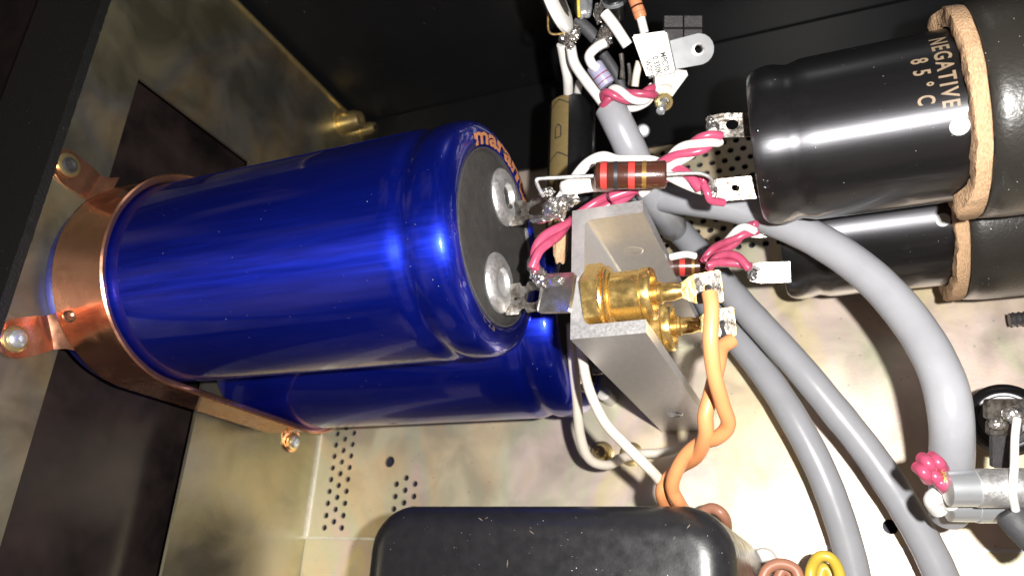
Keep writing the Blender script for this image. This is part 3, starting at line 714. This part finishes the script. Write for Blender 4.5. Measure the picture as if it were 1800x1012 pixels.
cable('left one of two grey cables running from the bracket to the bottom edge',
      [W(1215, 480, z=1.6), W(1255, 548, z=2.2), W(1300, 600, z=2.5), W(1350, 665, z=2.6), W(1395, 735, z=2.6), W(1440, 820, z=2.4), W(1475, 910, z=2.0), W(1500, 1000, z=1.6), W(1512, 1080, z=1.4)], .55, 'grey', group='grey cables')
# orange pair
dO = 20.2
cable('front orange wire dropping from the upper gold jack lug and twisting down',
      [W(1247, 515, d=19.9), W(1251, 545, d=19.7), W(1249, 600, d=19.6), W(1256, 660, d=19.8), W(1270, 710, d=20.2), W(1280, 745, d=20.6), W(1262, 768, d=21.0), W(1232, 778, d=21.6), W(1205, 800, d=22), W(1188, 830, d=22.3), W(1182, 858, d=22.6), W(1195, 885, d=23), W(1212, 910, d=24.5)], .21, 'orange', cat='wire', name='orange_wire', cap='round')
cable('rear orange wire from the lower gold jack crossing behind the front one',
      [W(1286, 598, d=22.0), W(1268, 612, d=21.8), W(1262, 640, d=21.4), W(1250, 690, d=21.0), W(1240, 730, d=20.9), W(1240, 765, d=21.1), W(1225, 800, d=21.9), W(1195, 820, d=23.0), W(1172, 845, d=23.3), W(1164, 870, d=23.5), W(1180, 905, d=24.5)], .22, 'orange', cat='wire', name='orange_wire', cap='round')
cable('small brown orange wire loop behind the black box',
      [W(1225, 905, z=3), W(1250, 893, z=3.2), W(1270, 903, z=3.2), W(1278, 925, z=2.5), W(1270, 950, z=1.5)], .2, 'brown', cat='wire', name='brown_wire', cap='round')
# cream wires below the bracket
cable('outer cream wire hanging from the bracket and turning right at the bottom',
      [W(1004, 570, z=7.5), W(1006, 620, z=7), W(1014, 700, z=6), W(1020, 765, z=5), W(1036, 806, z=4.2), W(1068, 817, z=3.4), W(1098, 803, z=2.4), W(1130, 797, z=1.8), W(1172, 794, z=1.6), W(1215, 780, z=1.2)], .19, 'cream', cat='wire', name='cream_wire', cap='round')
cable('inner cream wire slanting down to the orange pair',
      [W(1018, 575, z=9), W(1024, 630, z=9), W(1036, 685, z=9), W(1062, 740, z=9), W(1096, 778, z=9), W(1130, 812, z=8.8), W(1160, 845, z=8), W(1172, 880, z=7)], .17, 'cream', cat='wire', name='cream_wire', cap='round')

# ------------------------------------------------------------------ twisted pink / white wires
def bundle(name, label, path, r, turns, cols, offs=None):
    t = thing(name, label, 'wires', Vector(path[0]))
    n = len(cols)
    for k, c in enumerate(cols):
        mesh_obj('pink_strand' if c == 'pink' else 'white_strand', twist([Vector(p) for p in path], r, turns, offs or r * 1.05, 2 * math.pi * k / n), M[c], t)
    return t
bundle('twisted_wires', 'pink and white wires twisting up to the upper lug of the black can',
       [W(1120, 335, d=22.6), W(1155, 305, d=22.6), W(1195, 272, d=22.2), W(1235, 252, d=21.8), W(1262, 240, d=21.9)], .125, 1.1, ['pink', 'white', 'pink', 'white'], .18)
bundle('twisted_wires', 'pink wires passing behind the resistor to the lower lug of the black can',
       [W(1075, 352, d=23), W(1120, 325, d=22.9), W(1165, 305, d=22.5), W(1205, 312, d=22.2), W(1236, 328, d=21.9)], .16, .8, ['pink', 'pink', 'white'], .17)
tag(mesh_obj('white_wire', tube([W(1238, 326, d=21.6), W(1244, 340, d=21.5), W(1250, 352, d=21.6), W(1272, 356, d=21.8)], .12, n=12), M['pink']), 'short pink wire end hooked under the lower lug', 'wire')
bundle('twisted_wires', 'pink pair between the lower blue can lug and the bracket top',
       [W(938, 472, d=22.0), W(945, 440, d=22.1), W(962, 420, d=22.3), W(985, 405, d=22.7), W(1010, 385, d=23.4), W(1050, 362, d=23.6), W(1085, 345, d=23.4)], .14, 1.0, ['pink', 'pink'], .13)
cable('white wire arching over the resistor from the solder joint',
      [W(985, 350, d=22.1), W(1005, 322, d=22.3), W(1030, 290, d=22.6), W(1058, 276, d=22.8), W(1085, 282, d=23), W(1115, 282, d=23), W(1150, 284, d=23), W(1180, 300, d=23.2)], .17, 'white', cat='wire', name='white_wire', cap='round')
cable('thick white wire end with burnt tip beneath the resistor',
      [W(992, 334, d=21.9), W(1012, 326, d=22.0), W(1040, 322, d=22.3), W(1070, 322, d=22.8)], .27, 'white', cat='wire', name='white_wire', cap='round')
bundle('twisted_wires', 'pink and white wires twisting toward the lower black can, upper end',
       [W(1240, 462, d=25.2), W(1262, 440, d=25.2), W(1290, 420, d=24.8), W(1310, 404, d=24.6), W(1330, 402, d=24.4)], .13, .8, ['pink', 'white', 'pink'], .15)
bundle('twisted_wires', 'pink wires beside the second resistor, ending at the lower black can lug',
       [W(1245, 470, d=24), W(1265, 456, d=24), W(1292, 456, d=23.8), W(1318, 470, d=23.6)], .14, .6, ['pink', 'pink'], .14)
cable('thin white wire stub behind the second resistor', [W(1178, 452, d=25), W(1205, 447, d=25), W(1222, 450, d=25.1)], .12, 'white', cat='wire', name='white_wire', cap='round')

# ------------------------------------------------------------------ small black and gold capacitor
ct = W(1006, 186, d=30.0)
sc = thing('small_capacitor', 'small black capacitor with a gold stripe standing behind the resistor', 'capacitor', ct - Y * 6)
RS = .93
mesh_obj('can', lathe([(.12, 0), (.12, .66), (.03, .70), (0, .78), (.05, .88), (.15, RS), (.5, RS)] + [(.5 + .5 * k, RS) for k in range(1, 12)] + [(6.2, RS), (6.2, 0)], ct, -Y, 48), M['blackcan'], sc)
bm = bmesh.new(); rows = []
def sp(a, t, dr=.008): return ct - Y * t + (X * math.cos(a) + Z * math.sin(a)) * (RS + dr)
a_s0, a_s1 = math.radians(80), math.radians(132)
for t in (0.14, 1, 2, 3, 4, 5, 6.1): rows.append([bm.verts.new(sp(a_s0 + (a_s1 - a_s0) * k / 8, t)) for k in range(9)])
for a, b in zip(rows, rows[1:]):
    for k in range(8): bm.faces.new((a[k], a[k + 1], b[k + 1], b[k]))
stp = mesh_obj('gold_stripe', bm, M['goldstripe'], sc)
bm = bmesh.new(); am = (a_s0 + a_s1) / 2; hw = (a_s1 - a_s0) / 2
def seg(p, q, w=.05):
    (a0, t0), (a1, t1) = p, q; n = 6; prev = None
    du, dt = (a1 - a0) * RS, t1 - t0; L = math.hypot(du, dt); nx, ny = -dt / L * w / 2, du / L * w / 2
    for k in range(n + 1):
        f = k / n; a = a0 + (a1 - a0) * f; t = t0 + (t1 - t0) * f
        cur = (bm.verts.new(sp(a + nx / RS, t + ny, .016)), bm.verts.new(sp(a - nx / RS, t - ny, .016)))
        if prev: bm.faces.new((prev[0], cur[0], cur[1], prev[1]))
        prev = cur
for tk in (.55, 3.0, 5.4):
    seg((am + hw, tk), (am, tk - .28)); seg((am, tk - .28), (am - hw, tk))
for tk in (1.75, 4.2):
    pts = [(am + hw * .3, tk + .3), (am + hw * .3, tk - .15), (am, tk - .32), (am - hw * .3, tk - .15), (am - hw * .3, tk + .3), (am + hw * .3, tk + .3)]
    for p, q in zip(pts, pts[1:]): seg(p, q)
mesh_obj('printed_marks', bm, M['print'], stp, smooth=False, kind='stuff')
cable('left white wire from the solder joint down to the small black capacitor',
      [W(987, 78, d=27.5), W(992, 105, d=28), W(998, 140, d=28.6), W(999, 175, d=29.6)], .19, 'white', cat='wire', name='white_wire', cap='flat')
cable('short white wire stub just right of the capacitor top', [W(1018, 145, d=29), W(1014, 172, d=29.8)], .15, 'white', cat='wire', name='white_wire', cap='flat')
cable('long white wire slanting from the solder joint into the grey cable',
      [W(1003, 82, d=27), W(1010, 112, d=27), W(1030, 142, d=26.9), W(1052, 170, d=26.8), W(1070, 195, d=26.8)], .19, 'white', cat='wire', name='white_wire', cap='flat')

# ------------------------------------------------------------------ upper wiring cluster
t = thing('disc_capacitor', 'white ceramic disc component edge on at the top border', 'component', W(985, 25, d=25.5))
cx_ = W(978, 8, d=25.5); ax = (R_AX * .86 + U_AX * .34 + B_AX * .38).normalized()
mesh_obj('disc', lathe([(-.22, 0), (-.22, .8), (-.14, .98), (0, 1.04), (.14, .98), (.22, .8), (.22, 0)], cx_, ax, 40), M['ceramic'], t)
mesh_obj('silvering', lathe([(.225, 0), (.232, .52), (.225, .56)], cx_, ax, 30, noise_amp=.03, nscale=3), M['darksteel'], t)
mesh_obj('lead', tube([cx_ + ax * -.3 + U_AX * .8, cx_ + ax * -.32 - U_AX * .1, cx_ + ax * -.26 - U_AX * .85, cx_ - U_AX * 1.0 + R_AX * .3], .04, n=8), M['goldlug'], t)
cable('yellow wire beside the white disc at the top border', [W(1016, -20, d=26), W(1017, 12, d=26), W(1018, 30, d=26.2)], .06, 'yellow', cat='wire', name='yellow_wire')
b = blob(W(995, 62, d=26.6), (.25, .35, .25), 21, .6, 2); blob(W(1010, 58, d=26.6), (.22, .35, .2), 22, .6, 2, b); blob(W(1003, 78, d=26.8), (.14, .22, .15), 23, .6, 2, b)
tag(mesh_obj('solder_joint', b, M['solder']), 'lumpy silver solder joint under the white disc', 'solder joint')
b = blob(W(1025, 10, d=26.8), (.32, .6, .3), 25, .35, 1.6)
tag(mesh_obj('solder_joint', b, M['steel']), 'smooth silver terminal right of the yellow wire at the top', 'terminal')
b = blob(W(1065, 62, d=26.4), (.3, .45, .25), 27, .7, 2); blob(W(1060, 75, d=26.4), (.3, .2, .2), 28, .8, 2, b); blob(W(1053, 22, d=26.3), (.17, .45, .2), 29, .6, 2, b)
tag(mesh_obj('solder_joint', b, M['solder']), 'ragged solder joint at the end of the bent white lead', 'solder joint')
cable('dark grey sleeved lead slanting right from under the white disc', [W(1012, 34, d=27.2), W(1035, 55, d=27.2), W(1062, 85, d=27.3)], .24, 'greyheat', cat='sleeve', name='grey_sleeve')
cable('dark sleeved lead passing behind the lilac resistor', [W(1060, 95, d=28), W(1080, 125, d=28), W(1100, 165, d=28.2)], .2, 'greyheat', cat='sleeve', name='grey_sleeve')
cable('straight white wire slanting down to the white box capacitor', [W(1062, 22, d=25.6), W(1080, 45, d=25.6), W(1103, 80, d=25.7)], .19, 'white', cat='wire', name='white_wire')
cable('bent white lead entering the lilac resistor', [W(1064, 75, d=26), W(1048, 84, d=26), W(1036, 98, d=26), W(1040, 112, d=26), W(1049, 120, d=26.1)], .17, 'white', cat='wire', name='white_wire')
a = W(1044, 114, d=26.3); b_ = W(1068, 150, d=26.3)
resistor(a, b_, .30, 'lilac resistor with a violet band above the twisted wires', [(.50, .55, 'violetband'), (.78, .82, 'violetband')], body='lilac')
a = W(1108, -22, d=25.5); b_ = W(1127, 32, d=25.5)
resistor(a, b_, .21, 'tan orange resistor with brown stripes at the top border', [(.35, .42, 'brown'), (.6, .66, 'resbrown'), (.8, .84, 'brown')], body='tanres')
cable('white sleeved lead from the tan resistor into the white box capacitor', [W(1126, 30, d=25.5), W(1133, 58, d=25.6)], .15, 'white', cat='wire', name='white_wire')
t = thing('black_can', 'black cylinder with a clear top at the upper border', 'component', W(1080, 30, d=27.5))
a = W(1078, -10, d=27.5); b_ = W(1085, 40, d=28.5)
mesh_obj('body', lathe([(0, 0), (0, .42), (.9, .42), (.98, .36), (1, 0)], a, b_ - a, 32), M['blackcan'], t)
mesh_obj('glass_top', lathe([(.15, .44), (.15, .50), (.28, .50), (.28, .44)], a, b_ - a, 32), M['steel'], t)
# white box capacitor with print
o = W(1162, 128, d=25.2)
u = (W(1180, 121, d=25.2) - W(1132, 137, d=25.2)).normalized()     # along the lower edge
t = thing('box_capacitor', 'white box capacitor printed with black figures at the top', 'capacitor', o)
c00 = W(1110, 76, d=24.9); c10 = W(1169, 58, d=24.9); c01 = W(1135, 136, d=25.2); c11 = W(1188, 127, d=25.2)
f_top = [W(1110, 62, d=24.8), W(1171, 54, d=24.8), W(1187, 127, d=25.2), W(1137, 137, d=25.2)]
nrm = (f_top[1] - f_top[0]).cross(f_top[3] - f_top[0]).normalized()
if nrm.dot(CAMP - f_top[0]) < 0: nrm = -nrm
dvec = (W(1113, 60, d=25) - W(1125, 60, d=25)) * 0 - nrm * .9 + R_AX * .28
# printed front face and thick body
bm = bmesh.new(); fr = [bm.verts.new(p) for p in f_top]; bk = [bm.verts.new(p + dvec) for p in f_top]
bm.faces.new(fr); bm.faces.new(bk[::-1])
for k in range(4): bm.faces.new((fr[k], bk[k], bk[(k + 1) % 4], fr[(k + 1) % 4]))
bmesh.ops.bevel(bm, geom=bm.edges[:], offset=.06, segments=3, affect='EDGES')
bdy = mesh_obj('body', bm, M['ceramic'], t)
ex = (f_top[2] - f_top[1]); Lx = ex.length; ex.normalize(); ey = nrm.cross(ex).normalized()
if ey.dot(R_AX) < 0: ey = -ey
bm = bmesh.new()
for k, s in enumerate(('MPC70', '0.330K', 'W203B')):
    base = f_top[1] + ex * (Lx * (.47 + .03 * k)) - ey * (.08 + .28 * (k + 1)) + nrm * .012
    text_bm(s, .27, lambda a, b, w: base + ex * a + ey * b, .006, bm, xs=.62 / w_of(s, .27))
mesh_obj('lettering', bm, M['print'], bdy, smooth=False)
cable('pale lead under the white box capacitor', [W(1124, 108, d=26), W(1119, 130, d=26.1), W(1116, 152, d=26.2)], .13, 'cream', cat='wire', name='cream_wire')
bundle('twisted_wires', 'pink and white wires looping beside the grey cable end',
       [W(1066, 184, d=26.5), W(1070, 166, d=26.2), W(1086, 164, d=26.0), W(1112, 172, d=25.9), W(1138, 168, d=26.0), W(1146, 160, d=26.2)], .14, 1.2, ['pink', 'white', 'pink'], .15)
cable('white wire curling round below the pink and white loop', [W(1080, 180, d=26.6), W(1095, 190, d=26.6), W(1118, 190, d=26.6), W(1140, 178, d=26.6), W(1148, 158, d=26.6), W(1140, 150, d=26.6)], .12, 'white', cat='wire', name='white_wire')
# steel mounting tab with a hole
q = W(1165, 98, d=27.3); u = (W(1255, 82, d=27.3) - q); L = u.length; u.normalize(); v = (U_AX + B_AX * .15); v = (v - u * v.dot(u)).normalized()
w = .56; out = [(0, -w * 1.0), (L - w, -w)] + [(L - w + w * math.cos(a_), w * math.sin(a_)) for a_ in [math.radians(-80 + 20 * k) for k in range(9)]] + [(L - w, w), (0, w * .8)]
t = thing('mounting_tab', 'rounded zinc steel tab with one hole right of the white box capacitor', 'tab', q)
tbm = mesh_obj('tab', plate(out, [circ(L - w * 1.05, 0, .19, 20)], q, u, v, .14), M['steel'], t, angle=30)
mesh_obj('rivet', lathe([(-.2, .2), (-.05, .25), (.04, .23), (.05, .16), (-.1, .15)], q + u * (L - w * 1.05), u.cross(v), 20), M['alu'], tbm)
# finned dark heat part above it
t = thing('finned_strip', 'dark ribbed metal strip above the steel tab', 'strip', W(1200, 60, d=29))
for k in range(4):
    a = W(1168 if k % 2 == 0 else 1203, 38 if k < 2 else 62, d=29); e = W(1200 if k % 2 == 0 else 1234, 38 if k < 2 else 62, d=29)
    u = (e - a); L = u.length; mesh_obj('rib', plate([(0, -.22), (L, -.22), (L, .22), (0, .22)], [], a, u.normalized(), (U_AX - u.normalized() * U_AX.dot(u.normalized())).normalized(), .3), M['darksteel'], t)
# nylon stand-off and screw
t = thing('standoff', 'white nylon clip and brass ringed pin below the box capacitor', 'standoff', W(1168, 190, d=27))
a = W(1170, 142, d=26.4); mesh_obj('clip', plate([(-.35, -.4), (.2, -.62), (.8, .2), (.75, .36), (-.4, .5)], [], a, R_AX, U_AX, .35), M['nylon'], t)
mesh_obj('post', tube([W(1170, 150, d=26.5), W(1166, 175, d=26.8)], .26, n=16), M['nylon'], t)
p = W(1166, 178, d=26.6); mesh_obj('brass_ring', lathe([(0, .2), (0, .32), (.12, .34), (.2, .3), (.2, .2)], p, (-U_AX * .6 + B_AX).normalized(), 24), M['brass'], t)
mesh_obj('pin', tube([p, W(1161, 196, d=26.2)], .16, n=14), M['steel'], t)
# thin terminal rods behind
for k, (px0, py0, px1, py1) in enumerate(((1105, 112, 1108, 150), (1092, 95, 1094, 138))):
    cable(('twisted bare terminal pin left of the pale lead', 'bare terminal pin behind the dark sleeved lead')[k], [W(px0, py0, d=27), W((px0 + px1) / 2 + 1, (py0 + py1) / 2, d=27), W(px1, py1, d=27)], .09, 'solder', cat='pin', name='terminal_pin', wob=.5)
p = W(1130, 230, d=31); tag(mesh_obj('rear_screw', lathe([(0, 0), (0, .3), (.12, .26), (.2, 0)], p, (CAMP - p), 20), M['steel']), 'blurred silver screw head beside the first grey cable', 'screw')

# ------------------------------------------------------------------ black box at the bottom
zt = H - 22.0
xl = W(652, 1000, z=zt).x - .5; xr = W(1290, 1000, z=zt).x; yt = W(960, 886, z=zt - .5).y
bm = bmesh.new(); N = 12; rc = 1.45
def rect_ring(inset, z, rcc):
    pts = rrect(xl + inset, -9 + inset, xr - inset, yt - inset, max(.15, rcc), 10); return [bm.verts.new(Vector((a, b, z))) for a, b in pts]
rows = [rect_ring(0, 0.02, rc), rect_ring(0, 4, rc), rect_ring(0, zt - 1.0, rc)]
for k in range(1, 9):
    a = math.radians(90 * k / 8); rows.append(rect_ring(.95 * (1 - math.cos(a)), zt - 1.0 + .95 * math.sin(a), rc - .85 * (1 - math.cos(a))))
for a, b in zip(rows, rows[1:]):
    for k in range(len(a)): bm.faces.new((a[k], a[(k + 1) % len(a)], b[(k + 1) % len(a)], b[k]))
bm.faces.new(rows[-1])
bt = thing('black_transformer', 'black lacquered round cornered housing at the bottom edge of the photo', 'transformer', Vector(((xl + xr) / 2, -3, 0)))
mesh_obj('housing', bm, M['blackbox'], bt, angle=60)
sb = bmesh.new()
for px, py, l in ((845, 912, .10), (855, 910, .07), (935, 935, .1), (892, 990, .12), (1210, 925, .08), (1185, 945, .06)):
    p = W(px, py, z=zt + .004); a = random.uniform(0, 3); d = Vector((math.cos(a), math.sin(a), 0)); e = Vector((-d.y, d.x, 0))
    sb.faces.new([sb.verts.new(p + d * l * s + e * l * .22 * q) for s, q in ((-1, 0), (-.2, .9), (.8, .6), (1, -.2), (.1, -.8))])
mesh_obj('scratches', sb, M['faintprint'], bt, smooth=False, kind='stuff')
# wires right of the box
cable('brown wire coil beside the black housing', [W(1335, 1030, z=4), W(1348, 1000, z=4), W(1372, 990, z=4), W(1398, 1000, z=4), W(1408, 1030, z=4)], .18, 'brown', cat='wire', name='brown_wire', cap='round')
cable('smaller brown wire inside the brown coil', [W(1362, 1030, z=3.4), W(1375, 1002, z=3.4), W(1392, 1010, z=3.4), W(1400, 1040, z=3.4)], .18, 'brown', cat='wire', name='brown_wire', cap='round')
cable('yellow wire loop at the bottom edge left of the grey cable', [W(1424, 1035, z=4), W(1426, 1000, z=4), W(1440, 978, z=4.2), W(1460, 980, z=4.2), W(1474, 1002, z=4), W(1480, 1040, z=3.8)], .18, 'yellow', cat='wire', name='yellow_wire', cap='round')
cable('inner yellow wire loop under the first yellow loop', [W(1440, 1035, z=3.2), W(1445, 1000, z=3.2), W(1458, 1004, z=3.2), W(1466, 1035, z=3.2)], .18, 'yellow', cat='wire', name='yellow_wire', cap='round')
tag(mesh_obj('grommet', lathe([(0, .5), (.3, .5), (.4, .4), (.4, 0)], W(1345, 985, z=.01), Z, 24), M['nylon']), 'pale plastic bush on the floor behind the brown coil', 'bush')

# ------------------------------------------------------------------ floor screws below the bracket
for k, (px, py, r) in enumerate(((1058, 797, .38), (1110, 798, .36))):
    p = W(px, py, z=.01)
    screw('floor_screw', ('left brass screw on the floor behind the outer cream wire', 'right brass screw on the floor between the cream wires')[k], Vector((p.x, p.y, 0)), Z, r, M['brass'], h=.5)
p = W(1040, 672, z=3)
tag(mesh_obj('spacer', lathe([(0, .3), (1.2, .3), (1.25, .2), (1.25, 0)], Vector((p.x, p.y, 0)), Z, 20), M['nylon']), 'small white spacer glimpsed beside the lower blue can end', 'spacer')
tag(mesh_obj('resin_lump', blob(W(985, 425, d=24.5), (.25, .8, .2), 31, .5, 1.8), M['card']), 'rough tan glue lump between the blue can and the bracket', 'glue')

# ------------------------------------------------------------------ bolt, potentiometer and fuse holder at the right
p = W(1774, 562, z=1.2)
bm = lathe([(0, 0), (0, .25)] + [(.05 + .09 * k, .28 if k % 2 else .22) for k in range(22)] + [(2.1, 0)], p, X, 24)
tag(mesh_obj('threaded_bolt', bm, M['darksteel']), 'dark threaded bolt end at the right border', 'bolt')
t = thing('potentiometer', 'black ribbed knob with bright metal terminals at the right border', 'potentiometer', W(1760, 735, z=3))
c = W(1768, 738, z=4); ax = (B_AX * .75 - R_AX * .45 + U_AX * .1).normalized()
bm = lathe([(-2.0, 1.12), (-.5, 1.12), (-.42, 1.16), (-.2, 1.16), (-.12, 1.08), (-.02, 1.0), (.02, .9), (-.03, .86), (-.03, .8), (.02, .76), (.03, .6), (-.03, .56), (-.03, .3), (0, 0)], c, ax, 56)
mesh_obj('body', bm, M['blackcan'], t, angle=30)
pt = mesh_obj('terminal_plate', plate(rrect(0, -.28, 1.5, .28, .1), [circ(.55, 0, .08, 10)], W(1736, 720, d=20.3), R_AX, U_AX, .2), M['tin'], t)
mesh_obj('terminal_plate', plate(rrect(0, -.2, .9, .2, .08), [], W(1740, 752, d=20.4), R_AX, U_AX, .2), M['tin'], t)
mesh_obj('terminal_leg', plate(rrect(0, -.7, .5, .3, .08), [], W(1745, 778, d=20.6), R_AX, U_AX, .15), M['darksteel'], t)
mesh_obj('solder', blob(W(1785, 728, d=20), (.3, .25, .2), 41, .6, 2, blob(W(1752, 745, d=20.1), (.2, .15, .15), 43, .5, 2)), M['solder'], t)
cable('thin white wire from the knob terminal down across the fuse holder', [W(1788, 735, d=19.8), W(1784, 770, d=19.6), W(1783, 820, d=19.0), W(1780, 862, d=18.8), W(1785, 895, d=19)], .10, 'white', cat='wire', name='white_wire')
t = thing('fuse_holder', 'bright glass and metal fuse tubes at the lower right border', 'fuse holder', W(1740, 870, d=20))
for k, (p0, p1, rr_) in enumerate(((W(1662, 858, d=19.6), W(1840, 856, d=19.2), .50), (W(1664, 888, d=20.7), W(1830, 888, d=20.4), .47))):
    u = p1 - p0; L = u.length; fx = .36
    mesh_obj('metal_cap', lathe([(0, 0), (0, rr_ * .7), (.04, rr_ * .92), (L * fx, rr_ * .94), (L * fx, rr_ * .3)], p0, u, 32), M['steel'], t)
    mesh_obj('glass_tube', lathe([(L * fx - .15, rr_ * .8), (L * fx - .15, rr_), (L, rr_), (L, rr_ * .8)], p0, u, 32), M['steel'] if k else M['alu'], t)
b = bmesh.new()
for k, (px, py) in enumerate(((1628, 812), (1645, 810), (1620, 828), (1640, 835), (1650, 846))): tube([W(px - 8, py - 8, d=20), W(px + 4, py + 2, d=19.7), W(px + 12, py + 14, d=19.9)], .17, n=12, bm=b)
t2 = thing('pink_wire_end', 'pink wire bunch soldered on the left end of the fuse tube', 'wires', W(1635, 828, d=20)); mesh_obj('pink_strand', b, M['pink'], t2)
mesh_obj('solder', blob(W(1658, 838, d=19.7), (.1, .22, .15), 51, .7, 2), M['goldlug'], t2)
tag(mesh_obj('white_wire_end', tube([W(1650, 895, d=20.6), W(1640, 878, d=20.4), W(1658, 868, d=20.2), W(1672, 885, d=20.3)], .24, n=16), M['white']), 'fat white wire end curled below the pink bunch', 'wire')
cable('grey rubber sleeve end at the lower right corner', [W(1778, 905, d=19.4), W(1795, 925, d=19.2), W(1830, 960, d=19)], .4, 'greyheat', cat='sleeve', name='grey_sleeve', cap='round')
